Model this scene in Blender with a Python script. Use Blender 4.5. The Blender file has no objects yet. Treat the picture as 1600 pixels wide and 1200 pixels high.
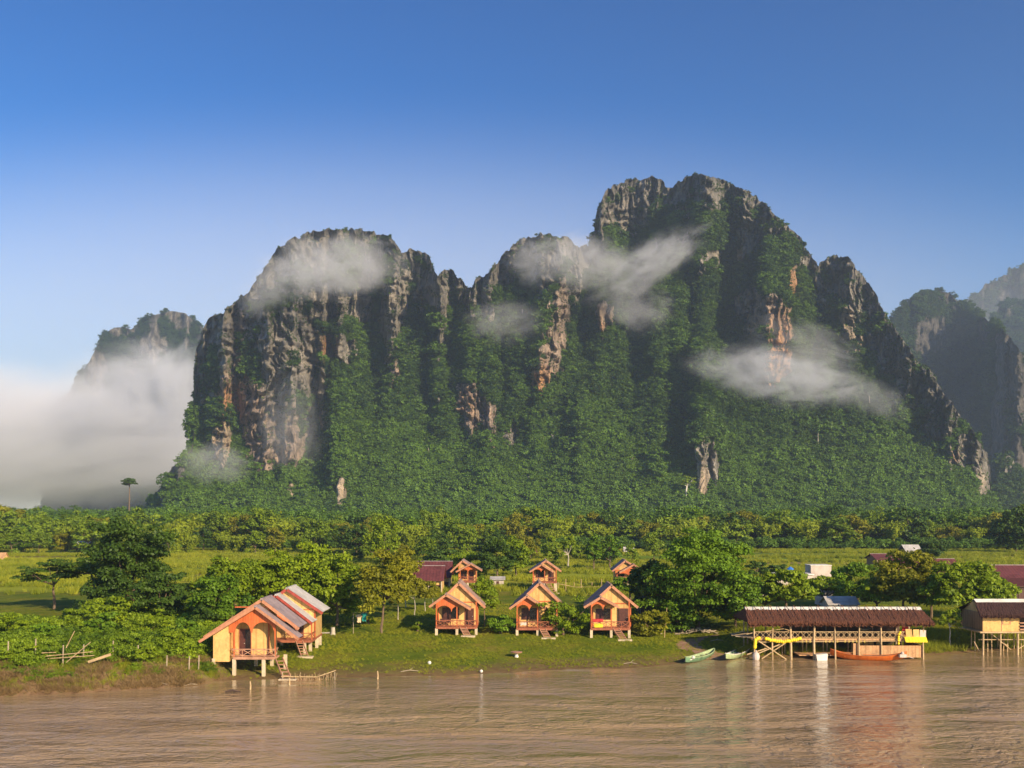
import bpy, math, random
import numpy as np
from mathutils import Vector, Matrix
R = math.radians
S = bpy.context.scene
COL = S.collection
random.seed(7)

# ---------------------------------------------------------------- camera, sky, sun, exposure
CAMH = 13.5            # metres above the river
F = 1600.0             # focal length in photograph pixels (1600 wide)
HY = 800.0             # photograph row of the horizon
cam_d = bpy.data.cameras.new("camera")
cam_d.sensor_width = 36.0
cam_d.lens = 36.0
cam_d.shift_y = 0.125
cam_d.clip_start = 0.5
cam_d.clip_end = 20000
cam = bpy.data.objects.new("camera", cam_d)
COL.objects.link(cam)
cam.location = (0, 0, CAMH)
cam.rotation_euler = (R(90), 0, 0)
S.camera = cam

SUN_EL, SUN_AZ = 24.0, 38.0      # azimuth: degrees to the right of straight-behind the camera
world = bpy.data.worlds.new("World")
S.world = world
world.use_nodes = True
wn = world.node_tree.nodes
wl = world.node_tree.links
bg = wn["Background"]
sky = wn.new("ShaderNodeTexSky")
sky.sky_type = 'NISHITA'
sky.sun_disc = False
sky.sun_elevation = R(SUN_EL)
sky.sun_rotation = R(180 - SUN_AZ)
sky.altitude = 250
sky.air_density = 1.0
sky.dust_density = 0.6
sky.ozone_density = 3.0
hs = wn.new('ShaderNodeHueSaturation')
hs.inputs['Saturation'].default_value = 1.32
gm = wn.new('ShaderNodeGamma')
gm.inputs['Gamma'].default_value = 1.35
wl.new(sky.outputs[0], hs.inputs['Color'])
wl.new(hs.outputs[0], gm.inputs[0])
wl.new(gm.outputs[0], bg.inputs[0])
bg.inputs[1].default_value = 0.055

sd = bpy.data.lights.new("sun", 'SUN')
sd.energy = 5.0
sd.angle = R(0.6)
sd.color = (1.0, 0.78, 0.50)
sun = bpy.data.objects.new("sun", sd)
COL.objects.link(sun)
sdir = Vector((math.sin(R(SUN_AZ)) * math.cos(R(SUN_EL)), -math.cos(R(SUN_AZ)) * math.cos(R(SUN_EL)), math.sin(R(SUN_EL))))
sun.rotation_euler = sdir.to_track_quat('Z', 'Y').to_euler()
sun.location = (60, -60, 60)

S.view_settings.view_transform = 'Standard'
S.view_settings.look = 'None'
S.view_settings.exposure = 0.6
S.view_settings.gamma = 1.0
S.render.engine = 'CYCLES'
S.cycles.use_denoising = True
S.cycles.denoiser = 'OPENIMAGEDENOISE'
S.cycles.denoising_input_passes = 'RGB_ALBEDO_NORMAL'
S.cycles.max_bounces = 5
S.cycles.diffuse_bounces = 2
S.cycles.glossy_bounces = 2
S.cycles.transmission_bounces = 2
S.cycles.volume_bounces = 2
S.cycles.transparent_max_bounces = 12
S.cycles.volume_step_rate = 0.5
S.cycles.volume_max_steps = 96

# ---------------------------------------------------------------- numeric helpers
def hsh(ix, iy, iz, seed):
    h = (ix * 374761393 + iy * 668265263 + iz * 2147483647 + seed * 974634777) & 0xffffffff
    h = ((h ^ (h >> 13)) * 1274126177) & 0xffffffff
    h = h ^ (h >> 16)
    return (h & 0xffffff) / float(0xffffff)

def vnoise(x, y, z=0.0, seed=0):
    x, y, z = np.broadcast_arrays(np.asarray(x, float), np.asarray(y, float), np.asarray(z, float))
    ix, iy, iz = np.floor(x).astype(np.int64), np.floor(y).astype(np.int64), np.floor(z).astype(np.int64)
    fx, fy, fz = x - ix, y - iy, z - iz
    ux, uy, uz = [f * f * f * (f * (f * 6 - 15) + 10) for f in (fx, fy, fz)]
    r = 0
    for a in (0, 1):
        for b in (0, 1):
            for c in (0, 1):
                w = (ux if a else 1 - ux) * (uy if b else 1 - uy) * (uz if c else 1 - uz)
                r = r + w * hsh(ix + a, iy + b, iz + c, seed)
    return r * 2 - 1

def fbm(x, y, z=0.0, o=4, seed=0, ridged=False):
    s, a, t = 0.0, 1.0, 0.0
    f = 1.0
    for k in range(o):
        n = vnoise(np.asarray(x) * f, np.asarray(y) * f, np.asarray(z) * f, seed + k * 17)
        if ridged:
            n = 1 - 2 * np.abs(n)
        s = s + a * n
        t += a
        a *= 0.5
        f *= 2.03
    return s / t

def sst(a, b, x):
    t = np.clip((np.asarray(x, float) - a) / (b - a), 0, 1)
    return t * t * (3 - 2 * t)

def wx(px, Y):
    return (px - 800.0) / F * Y

def wz(py, Y):
    return CAMH + (HY - py) / F * Y

SHORE_PX = [(-900, 1098), (-300, 1095), (0, 1089), (100, 1084), (200, 1079), (290, 1072), (340, 1064), (430, 1061), (520, 1059), (600, 1058), (700, 1056), (760, 1052),
            (850, 1048), (950, 1045), (1010, 1042), (1060, 1037), (1110, 1031), (1165, 1027), (1300, 1026), (1400, 1024), (1460, 1024), (1520, 1018), (1600, 1016), (1900, 1010), (2600, 1000)]
_sy = np.array([CAMH * F / (p[1] - HY) for p in SHORE_PX])
_sx = np.array([(p[0] - 800) / F for p in SHORE_PX]) * _sy

def shore(X):
    return np.interp(X, _sx, _sy) + 0.45 * vnoise(np.asarray(X) / 2.3, 0.5, seed=5) + 0.25 * vnoise(np.asarray(X) / 0.7, 1.5, seed=6)

def gz(X, Y):
    X = np.asarray(X, float); Y = np.asarray(Y, float)
    d = Y - shore(X)
    left = 1 - sst(-27, -22, X)
    right = sst(17, 24, X)
    zl = np.interp(d, [-40, -3, 0, 0.7, 2.2, 4.5, 12, 60], [-2.5, -0.6, 0, .35, 1.1, 1.55, 1.9, 2.0])
    zc = np.interp(d, [-40, -3, 0, 2, 9, 17, 36, 60], [-2.5, -0.35, 0, 0.14, .65, 1.22, 1.9, 2.0])
    zr = np.interp(d, [-40, -3, 0, 2.5, 5, 9, 22, 60], [-2.5, -0.5, 0, 0.35, .95, 1.4, 1.85, 2.0])
    z = zl * left + (1 - left) * (zc * (1 - right) + zr * right)
    amp = sst(0, 4, d) * (1 - sst(140, 200, Y))
    z = z + amp * (0.10 * vnoise(X / 5, Y / 5, seed=3) + 0.05 * vnoise(X / 1.3, Y / 1.3, seed=4)) + left * sst(-0.5, 1.5, d) * 0.14 * fbm(X / 1.6, Y / 1.1, seed=9)
    return z

def ground_at(px, py):
    Y = 100.0
    for _ in range(40):
        z = float(gz(wx(px, Y), Y))
        Yn = (CAMH - z) * F / (py - HY)
        Y = 0.5 * Y + 0.5 * Yn
    return wx(px, Y), Y, float(gz(wx(px, Y), Y))

# ---------------------------------------------------------------- materials
def new_mat(name):
    m = bpy.data.materials.new(name)
    m.use_nodes = True
    nt = m.node_tree
    return m, nt, nt.nodes, nt.links, nt.nodes["Principled BSDF"]

def add_noise(nt, scale, detail=4, rough=0.6, vec=None, stretch=None, kind='Object'):
    n = nt.nodes.new("ShaderNodeTexNoise")
    n.inputs["Scale"].default_value = scale
    n.inputs["Detail"].default_value = detail
    n.inputs["Roughness"].default_value = rough
    if vec is None:
        tc = nt.nodes.new("ShaderNodeTexCoord")
        vec = tc.outputs[kind]
    if stretch:
        mp = nt.nodes.new("ShaderNodeMapping")
        mp.inputs["Scale"].default_value = stretch
        nt.links.new(vec, mp.inputs["Vector"])
        vec = mp.outputs[0]
    nt.links.new(vec, n.inputs["Vector"])
    return n

def ramp(nt, fac, stops, interp='LINEAR'):
    r = nt.nodes.new("ShaderNodeValToRGB")
    r.color_ramp.interpolation = interp
    e = r.color_ramp.elements
    while len(e) > 1:
        e.remove(e[-1])
    e[0].position = stops[0][0]
    e[0].color = (*stops[0][1], 1)
    for p, c in stops[1:]:
        k = e.new(p)
        k.color = (*c, 1)
    nt.links.new(fac, r.inputs[0])
    return r

def mixc(nt, fac, a, b, mode='MIX'):
    m = nt.nodes.new("ShaderNodeMix")
    m.data_type = 'RGBA'
    m.blend_type = mode
    for sock, v in ((m.inputs[0], fac), (m.inputs[6], a), (m.inputs[7], b)):
        if hasattr(v, "is_output"):
            nt.links.new(v, sock)
        elif isinstance(v, (int, float)):
            sock.default_value = v
        else:
            sock.default_value = (*v, 1)
    return m.outputs[2]

def maths(nt, op, a, b=None, clamp=False):
    m = nt.nodes.new("ShaderNodeMath")
    m.operation = op
    m.use_clamp = clamp
    for k, v in enumerate((a, b)):
        if v is None: continue
        if hasattr(v, "is_output"): nt.links.new(v, m.inputs[k])
        else: m.inputs[k].default_value = v
    return m.outputs[0]

def bump(nt, bsdf, h, strength=0.4, dist=0.05):
    b = nt.nodes.new("ShaderNodeBump")
    b.inputs["Strength"].default_value = strength
    b.inputs["Distance"].default_value = dist
    nt.links.new(h, b.inputs["Height"])
    nt.links.new(b.outputs[0], bsdf.inputs["Normal"])

def simple(name, c1, c2, scale=3.0, rough=0.8, stretch=None, bm=0.3, bd=0.02, metallic=0.0, lines=None):
    """two-tone noise surface; lines=(axis, period, depth, darkening) adds battens or corrugation"""
    m, nt, N, L, b = new_mat(name)
    n = add_noise(nt, scale, 5, 0.65, stretch=stretch)
    r = ramp(nt, n.outputs[0], [(0.3, c1), (0.7, c2)])
    st = add_noise(nt, scale * .28, 5, .7, stretch=(1, 1, .5))
    col = mixc(nt, .75, r.outputs[0], ramp(nt, st.outputs[0], [(.34, (.55, .53, .5)), (.5, (.95, .95, .95)), (.68, (1.12, 1.12, 1.12))]).outputs[0], 'MULTIPLY')
    h = n.outputs[0]
    if lines:
        ax, per, dep, dk = lines
        tc = N.new("ShaderNodeTexCoord")
        sp = N.new("ShaderNodeSeparateXYZ")
        L.new(tc.outputs['Object'], sp.inputs[0])
        s = maths(nt, 'SINE', maths(nt, 'MULTIPLY', sp.outputs[ax], 2 * math.pi / per))
        k = maths(nt, 'GREATER_THAN', s, 0.8)
        col = mixc(nt, maths(nt, 'MULTIPLY', k, dk), col, (c1[0] * .4, c1[1] * .4, c1[2] * .4))
        h = maths(nt, 'ADD', maths(nt, 'MULTIPLY', s, dep), n.outputs[0])
    L.new(col, b.inputs["Base Color"])
    b.inputs["Roughness"].default_value = rough
    b.inputs["Metallic"].default_value = metallic
    bump(nt, b, h, bm, bd)
    return m

M = {}
M['cream'] = simple('cream_panel', (.58, .35, .12), (.78, .50, .19), 2.2, .85, lines=(0, 0.62, 0.3, .35))
M['cream_side'] = simple('cream_woven', (.64, .40, .14), (.78, .50, .19), 5.0, .85)
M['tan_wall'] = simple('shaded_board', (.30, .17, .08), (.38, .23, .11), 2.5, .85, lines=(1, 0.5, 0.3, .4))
M['orange'] = simple('orange_timber', (.50, .10, .025), (.66, .17, .045), 4.0, .6, stretch=(1, 1, .3), lines=(0, .22, .4, .3))
M['red_trim'] = simple('salmon_trim', (.42, .18, .10), (.56, .27, .15), 5.0, .6)
M['rust_trim'] = simple('rust_red_trim', (.30, .04, .03), (.42, .08, .05), 5.0, .6)
M['rail'] = simple('red_brown_rail', (.26, .07, .035), (.40, .14, .07), 6.0, .7)
M['pinkrail'] = simple('weathered_rail', (.40, .20, .12), (.55, .30, .19), 6.0, .7)
M['dark_wood'] = simple('dark_brown_wood', (.055, .016, .012), (.11, .035, .025), 6.0, .5)
M['glass'] = simple('dark_glass', (.012, .01, .01), (.03, .02, .02), 2.0, .15)
M['concrete'] = simple('pale_concrete', (.50, .40, .27), (.66, .55, .39), 5.0, .9)
M['tile_tan'] = simple('weathered_tile', (.30, .19, .15), (.44, .30, .24), 4.0, .8, lines=(1, .28, .5, .35))
M['tile_lilac'] = simple('lilac_grey_tile', (.25, .21, .24), (.40, .30, .28), 3.0, .75, lines=(1, .28, .5, .35))
M['tin'] = simple('grey_tin', (.40, .38, .36), (.60, .57, .54), 1.5, .8, metallic=.0, lines=(1, .35, .5, .2))
M['maroon'] = simple('maroon_tile', (.10, .022, .028), (.17, .045, .045), 3.0, .75, lines=(0, .45, .5, .45))
M['maroon_y'] = simple('maroon_tile_side', (.10, .022, .028), (.17, .045, .045), 3.0, .75, lines=(1, .45, .5, .45))
M['bamboo'] = simple('bamboo_pole', (.42, .29, .15), (.62, .46, .26), 5.0, .6)
M['bamboo_grey'] = simple('grey_bamboo', (.30, .24, .17), (.46, .38, .27), 5.0, .7)
M['weave'] = simple('woven_bamboo', (.46, .25, .12), (.64, .39, .20), 7.0, .85, lines=(0, .33, .3, .4))
M['thatch'] = simple('brown_thatch', (.055, .018, .009), (.20, .070, .030), 9.0, .95, stretch=(3.0, .5, .5), bm=1.0, bd=.12)
M['thatch_dark'] = simple('dark_thatch', (.03, .012, .01), (.08, .03, .02), 8.0, .95, stretch=(3.0, .6, .6), bm=1.0, bd=.1)
M['white'] = simple('white_paint', (.68, .64, .58), (.8, .77, .7), 2.0, .7)
M['pinkwhite'] = simple('pale_plaster', (.52, .45, .40), (.64, .56, .50), 2.0, .8)
M['yellow'] = simple('yellow_plastic', (.80, .58, .01), (.90, .72, .03), 4.0, .5)
M['darkwood2'] = simple('shaded_old_wood', (.05, .03, .025), (.12, .08, .06), 4.0, .9)  # dark old wood; on the restaurant's rear panel its tone stands for shade
M['greenboat'] = simple('green_boat_paint', (.10, .22, .13), (.20, .34, .20), 3.0, .45)
M['palegreen'] = simple('pale_green_paint', (.30, .42, .22), (.48, .58, .32), 3.0, .45)
M['orangeboat'] = simple('orange_boat_paint', (.55, .10, .015), (.75, .20, .03), 3.0, .4)
M['boatin'] = simple('boat_inside', (.10, .08, .05), (.22, .17, .10), 3.0, .8)
M['teal'] = simple('teal_cloth', (.01, .24, .22), (.02, .32, .30), 3.0, .9)
M['redcloth'] = simple('red_cloth', (.45, .02, .03), (.60, .05, .06), 3.0, .9)
M['blue'] = simple('blue_plastic', (.03, .16, .60), (.05, .24, .75), 3.0, .4)
M['skincloth'] = simple('pale_cloth', (.70, .52, .34), (.8, .62, .42), 3.0, .9)
M['bark'] = simple('tree_bark', (.10, .065, .04), (.24, .17, .11), 3.0, .95, stretch=(3, 3, .5), bm=.8, bd=.05)
M['bark_pale'] = simple('pale_bark', (.36, .32, .26), (.55, .50, .42), 3.0, .95, stretch=(3, 3, .5))
M['earth'] = simple('bare_earth', (.24, .13, .07), (.40, .25, .15), 2.5, .95)

def leaf_mat(name, dark, light, stuff=False, trans=0.3, pscale=0.12):
    m, nt, N, L, b = new_mat(name)
    at = N.new("ShaderNodeAttribute"); at.attribute_name = 'leaf'; at.attribute_type = 'GEOMETRY'
    if stuff:
        a2 = N.new("ShaderNodeAttribute"); a2.attribute_name = 'tint'; a2.attribute_type = 'INSTANCER'
        k = maths(nt, 'ADD', maths(nt, 'MULTIPLY', a2.outputs['Fac'], .75), maths(nt, 'MULTIPLY', at.outputs['Fac'], .25), True)
    else:
        oi = N.new("ShaderNodeObjectInfo")
        nz = add_noise(nt, pscale * 4, 2, .5)
        k = maths(nt, 'ADD', maths(nt, 'MULTIPLY', at.outputs['Fac'], .45), maths(nt, 'MULTIPLY', nz.outputs[0], .45))
        k = maths(nt, 'ADD', k, maths(nt, 'MULTIPLY', oi.outputs['Random'], .2), True)
    col = mixc(nt, k, dark, light)
    L.new(col, b.inputs["Base Color"])
    b.inputs["Roughness"].default_value = 0.55
    b.inputs["Specular IOR Level"].default_value = 0.25
    tr = N.new("ShaderNodeBsdfTranslucent")
    L.new(mixc(nt, .35, col, (.35, .45, .02)), tr.inputs[0])
    mx = N.new("ShaderNodeMixShader")
    mx.inputs[0].default_value = trans
    L.new(b.outputs[0], mx.inputs[1]); L.new(tr.outputs[0], mx.inputs[2])
    L.new(mx.outputs[0], N["Material Output"].inputs[0])
    return m

M['l_far'] = leaf_mat('far_forest_leaf', (.010, .030, .007), (.13, .245, .022), True, .12)
M['l_line'] = leaf_mat('valley_tree_leaf', (.06, .12, .012), (.27, .37, .018), False, .25)
M['l_bamboo'] = leaf_mat('bamboo_leaf', (.13, .20, .012), (.34, .40, .02), False, .3)
M['l_dark'] = leaf_mat('dark_leaf', (.018, .05, .008), (.085, .15, .014), False, .2)
M['l_deep'] = leaf_mat('deep_green_leaf', (.028, .09, .008), (.19, .32, .013), False, .25)
M['l_mid'] = leaf_mat('mid_green_leaf', (.065, .13, .007), (.30, .40, .013), False, .3)
M['l_olive'] = leaf_mat('olive_leaf', (.10, .12, .008), (.32, .31, .016), False, .3)
M['l_shrub'] = leaf_mat('undergrowth_leaf', (.04, .10, .007), (.34, .47, .02), True, .3)
M['l_dry'] = leaf_mat('dry_brush_leaf', (.16, .10, .045), (.42, .29, .14), True, .2)
M['l_grass'] = leaf_mat('grass_blade', (.14, .19, .01), (.42, .42, .03), True, .3)
M['l_rice'] = leaf_mat('rice_blade', (.14, .20, .01), (.44, .44, .03), True, .3)

# ---------------------------------------------------------------- object helpers
def tag(o, label=None, cat=None, group=None, kind=None):
    if label: o['label'] = label
    if cat: o['category'] = cat
    if group: o['group'] = group
    if kind: o['kind'] = kind
    return o

def empty(name, loc, rz=0, label=None, cat=None, group=None):
    o = bpy.data.objects.new(name, None)
    COL.objects.link(o)
    o.location = loc
    o.rotation_euler = (0, 0, rz)
    o.empty_display_size = .3
    return tag(o, label, cat, group)

def kids(o):
    return [c for c in list(COL.objects) if c.parent == o]

def copy_tree(o, parent=None, _c=None):
    if _c is None:
        _c = {}
        for q in COL.objects:
            if q.parent: _c.setdefault(q.parent.name, []).append(q)
    c = o.copy()
    COL.objects.link(c)
    c.parent = parent
    for ch in _c.get(o.name, []):
        copy_tree(ch, c, _c)
    return c

def mesh_np(name, V, Fq, mat=None, smooth=False):
    V = np.ascontiguousarray(V, dtype=np.float32).reshape(-1, 3)
    Fq = np.ascontiguousarray(Fq, dtype=np.int32)
    me = bpy.data.meshes.new(name)
    me.vertices.add(len(V))
    me.vertices.foreach_set("co", V.ravel())
    if len(Fq):
        k = Fq.shape[1]
        me.loops.add(Fq.size)
        me.loops.foreach_set("vertex_index", Fq.ravel())
        me.polygons.add(len(Fq))
        me.polygons.foreach_set("loop_start", np.arange(0, Fq.size, k, dtype=np.int32))
        if smooth:
            me.polygons.foreach_set("use_smooth", np.ones(len(Fq), dtype=bool))
    me.update(calc_edges=True)
    if mat: me.materials.append(mat)
    return me

def link(name, me, parent=None, loc=None):
    o = bpy.data.objects.new(name, me)
    COL.objects.link(o)
    if parent: o.parent = parent
    if loc is not None: o.location = loc
    return o

class MB:
    def __init__(s): s.v, s.f = [], []
    def add(s, vs, fs):
        b = len(s.v)
        s.v += [tuple(v) for v in vs]
        s.f += [tuple(b + i for i in f) for f in fs]
        return s
    def box(s, x0, x1, y0, y1, z0, z1):
        return s.add([(x0, y0, z0), (x1, y0, z0), (x1, y1, z0), (x0, y1, z0), (x0, y0, z1), (x1, y0, z1), (x1, y1, z1), (x0, y1, z1)],
                     [(0, 3, 2, 1), (4, 5, 6, 7), (0, 1, 5, 4), (1, 2, 6, 5), (2, 3, 7, 6), (3, 0, 4, 7)])
    def prism(s, poly, y0, y1):
        """polygon in (x, z), extruded along y"""
        n = len(poly)
        vs = [(x, y0, z) for x, z in poly] + [(x, y1, z) for x, z in poly]
        fs = [tuple(range(n)), tuple(range(2 * n - 1, n - 1, -1))] + [(i, i + n, (i + 1) % n + n, (i + 1) % n) for i in range(n)]
        return s.add(vs, fs)
    def prism_x(s, poly, x0, x1):
        n = len(poly)
        vs = [(x0, y, z) for y, z in poly] + [(x1, y, z) for y, z in poly]
        fs = [tuple(range(n)), tuple(range(2 * n - 1, n - 1, -1))] + [(i, i + n, (i + 1) % n + n, (i + 1) % n) for i in range(n)]
        return s.add(vs, fs)
    def tube(s, p0, p1, r0, r1=None, n=6):
        r1 = r0 if r1 is None else r1
        p0, p1 = Vector(p0), Vector(p1)
        d = (p1 - p0)
        if d.length < 1e-6: return s
        d.normalize()
        u = d.orthogonal().normalized(); w = d.cross(u)
        vs = []
        for p, r in ((p0, r0), (p1, r1)):
            for i in range(n):
                a = 2 * math.pi * i / n
                vs.append(p + u * math.cos(a) * r + w * math.sin(a) * r)
        fs = [(i, (i + 1) % n, (i + 1) % n + n, i + n) for i in range(n)] + [tuple(range(n - 1, -1, -1)), tuple(range(n, 2 * n))]
        return s.add(vs, fs)
    def beam(s, p0, p1, w, h):
        """rectangular bar, w across, h in its own upright"""
        p0, p1 = Vector(p0), Vector(p1)
        d = (p1 - p0).normalized()
        up = Vector((0, 0, 1)) if abs(d.z) < .98 else Vector((1, 0, 0))
        a = d.cross(up).normalized() * w / 2
        b = a.cross(d).normalized() * h / 2
        vs = [p + sa * a + sb * b for p in (p0, p1) for sa, sb in ((-1, -1), (1, -1), (1, 1), (-1, 1))]
        return s.add(vs, [(0, 1, 2, 3), (7, 6, 5, 4), (0, 4, 5, 1), (1, 5, 6, 2), (2, 6, 7, 3), (3, 7, 4, 0)])
    def path(s, pts, r, n=6):
        for i in range(len(pts) - 1):
            ra = r[i] if isinstance(r, (list, tuple)) else r
            rb = r[i + 1] if isinstance(r, (list, tuple)) else r
            s.tube(pts[i], pts[i + 1], ra, rb, n)
        return s
    def slab(s, xa, za, xb, zb, y0, y1, t):
        """roof slope between (xa,za) and (xb,zb), extruded y0..y1, thickness t upward"""
        dx, dz = xb - xa, zb - za
        l = math.hypot(dx, dz)
        nx, nz = -dz / l * t, dx / l * t
        if nz < 0: nx, nz = -nx, -nz
        return s.prism([(xa, za), (xb, zb), (xb + nx, zb + nz), (xa + nx, za + nz)], y0, y1)
    def ball(s, c, r, sq=(1, 1, 1), n=8, m=6):
        vs, fs = [], []
        for j in range(m + 1):
            for i in range(n):
                th = math.pi * j / m; ph = 2 * math.pi * i / n
                vs.append((c[0] + r * sq[0] * math.sin(th) * math.cos(ph), c[1] + r * sq[1] * math.sin(th) * math.sin(ph), c[2] + r * sq[2] * math.cos(th)))
        for j in range(m):
            for i in range(n):
                fs.append((j * n + i, (j + 1) * n + i, (j + 1) * n + (i + 1) % n, j * n + (i + 1) % n))
        return s.add(vs, fs)
    def build(s, name, mat, parent=None, loc=None, smooth=False):
        me = bpy.data.meshes.new(name)
        me.from_pydata(s.v, [], s.f)
        me.materials.append(mat)
        if smooth:
            for p in me.polygons: p.use_smooth = True
        me.update()
        return link(name, me, parent, loc)
# ---------------------------------------------------------------- ground and river
def axis(segs):
    out = []
    for a, b, st in segs:
        out += list(np.arange(a, b, st))
    return np.array(sorted(set(out)))

xs = axis([(-6000, -800, 400), (-800, -120, 20), (-120, -70, 2.0), (-70, 70, .55), (70, 120, 2.0), (120, 800, 20), (800, 6001, 400)])
ys = axis([(-300, 40, 20), (40, 68, 4), (68, 125, .5), (125, 210, 2.5), (210, 800, 20), (800, 8001, 400)])
XX, YY = np.meshgrid(xs, ys)
ZZ = gz(XX, YY)
ii = np.arange(XX.size).reshape(XX.shape)
quads = np.stack([ii[:-1, :-1], ii[:-1, 1:], ii[1:, 1:], ii[1:, :-1]], -1).reshape(-1, 4)
def ground_mat():
    m, nt, N, L, b = new_mat('ground_cover')
    geo = N.new("ShaderNodeNewGeometry")
    P = geo.outputs['Position']
    sp = N.new("ShaderNodeSeparateXYZ"); L.new(P, sp.inputs[0])
    n1 = add_noise(nt, .22, 6, .65, vec=P)
    lawn = ramp(nt, n1.outputs[0], [(.28, (.07, .12, .006)), (.47, (.13, .17, .010)), (.6, (.19, .19, .018)), (.75, (.27, .21, .05))])
    n2 = add_noise(nt, 3.5, 4, .6, vec=P)
    lawn_c = mixc(nt, .55, lawn.outputs[0], ramp(nt, n2.outputs[0], [(.3, (.35, .35, .35)), (.7, (1.3, 1.3, 1.3))]).outputs[0], 'MULTIPLY')
    # paddies: long bands running across the valley, each plot its own stage of growth
    nw = add_noise(nt, .012, 3, .5, vec=P)
    yy = maths(nt, 'ADD', sp.outputs[1], maths(nt, 'MULTIPLY', nw.outputs[0], 26))
    cb = N.new("ShaderNodeCombineXYZ")
    L.new(maths(nt, 'MULTIPLY', sp.outputs[0], .016), cb.inputs[0]); L.new(maths(nt, 'MULTIPLY', yy, .075), cb.inputs[1])
    vo = N.new("ShaderNodeTexVoronoi"); vo.inputs['Scale'].default_value = 1.0
    L.new(cb.outputs[0], vo.inputs['Vector'])
    sc = N.new("ShaderNodeSeparateColor"); L.new(vo.outputs['Color'], sc.inputs[0])
    pad = ramp(nt, sc.outputs[0], [(0, (.16, .24, .015)), (.22, (.27, .31, .02)), (.42, (.22, .19, .045)), (.58, (.33, .34, .03)), (.72, (.14, .19, .02)), (.86, (.27, .21, .07))], 'CONSTANT')
    vd = N.new("ShaderNodeTexVoronoi"); vd.feature = 'DISTANCE_TO_EDGE'; vd.inputs['Scale'].default_value = 1.0
    L.new(cb.outputs[0], vd.inputs['Vector'])
    edge = ramp(nt, vd.outputs['Distance'], [(.0, (1, 1, 1)), (.05, (0, 0, 0))])
    padc = mixc(nt, edge.outputs[0], pad.outputs[0], (.07, .085, .02))
    n3 = add_noise(nt, .5, 5, .7, vec=P)
    padc = mixc(nt, .5, padc, ramp(nt, n3.outputs[0], [(.3, (.5, .5, .5)), (.7, (1.25, 1.25, 1.2))]).outputs[0], 'MULTIPLY')
    k = maths(nt, 'MULTIPLY', maths(nt, 'SUBTRACT', sp.outputs[1], maths(nt, 'ADD', 138, maths(nt, 'MULTIPLY', n1.outputs[0], 14))), .15, True)
    col = mixc(nt, k, lawn_c, padc)
    # wet mud and bare earth near the waterline
    n4 = add_noise(nt, 1.1, 5, .65, vec=P)
    zz = maths(nt, 'ADD', sp.outputs[2], maths(nt, 'MULTIPLY', maths(nt, 'SUBTRACT', n4.outputs[0], .5), .55))
    mudf = ramp(nt, zz, [(.06, (1, 1, 1)), (.38, (0, 0, 0))])
    mud = ramp(nt, n4.outputs[0], [(.3, (.13, .085, .035)), (.7, (.24, .16, .07))])
    col = mixc(nt, mudf.outputs[0], col, mud.outputs[0])
    # eroded brown face of the steep left bank
    lf = ramp(nt, sp.outputs[0], [(0, (0, 0, 0)), (1, (0, 0, 0))])
    mr = N.new("ShaderNodeMapRange"); L.new(sp.outputs[0], mr.inputs[0]); mr.inputs[1].default_value = -20; mr.inputs[2].default_value = -27
    zb = N.new("ShaderNodeMapRange"); L.new(zz, zb.inputs[0]); zb.inputs[1].default_value = 1.5; zb.inputs[2].default_value = 1.1
    col = mixc(nt, maths(nt, 'MULTIPLY', mr.outputs[0], zb.outputs[0]), col, ramp(nt, n4.outputs[0], [(.3, (.10, .06, .03)), (.55, (.22, .14, .08)), (.75, (.12, .13, .03))]).outputs[0])
    L.new(col, b.inputs['Base Color'])
    b.inputs['Roughness'].default_value = .95
    b.inputs['Specular IOR Level'].default_value = .1
    bump(nt, b, maths(nt, 'ADD', n2.outputs[0], n4.outputs[0]), .8, .12)
    return m
g = link('ground', mesh_np('ground', np.stack([XX, YY, ZZ], -1), quads, ground_mat(), True))
tag(g, 'flat grassy riverbank running into yellow green rice fields', None, None, 'structure')

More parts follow.
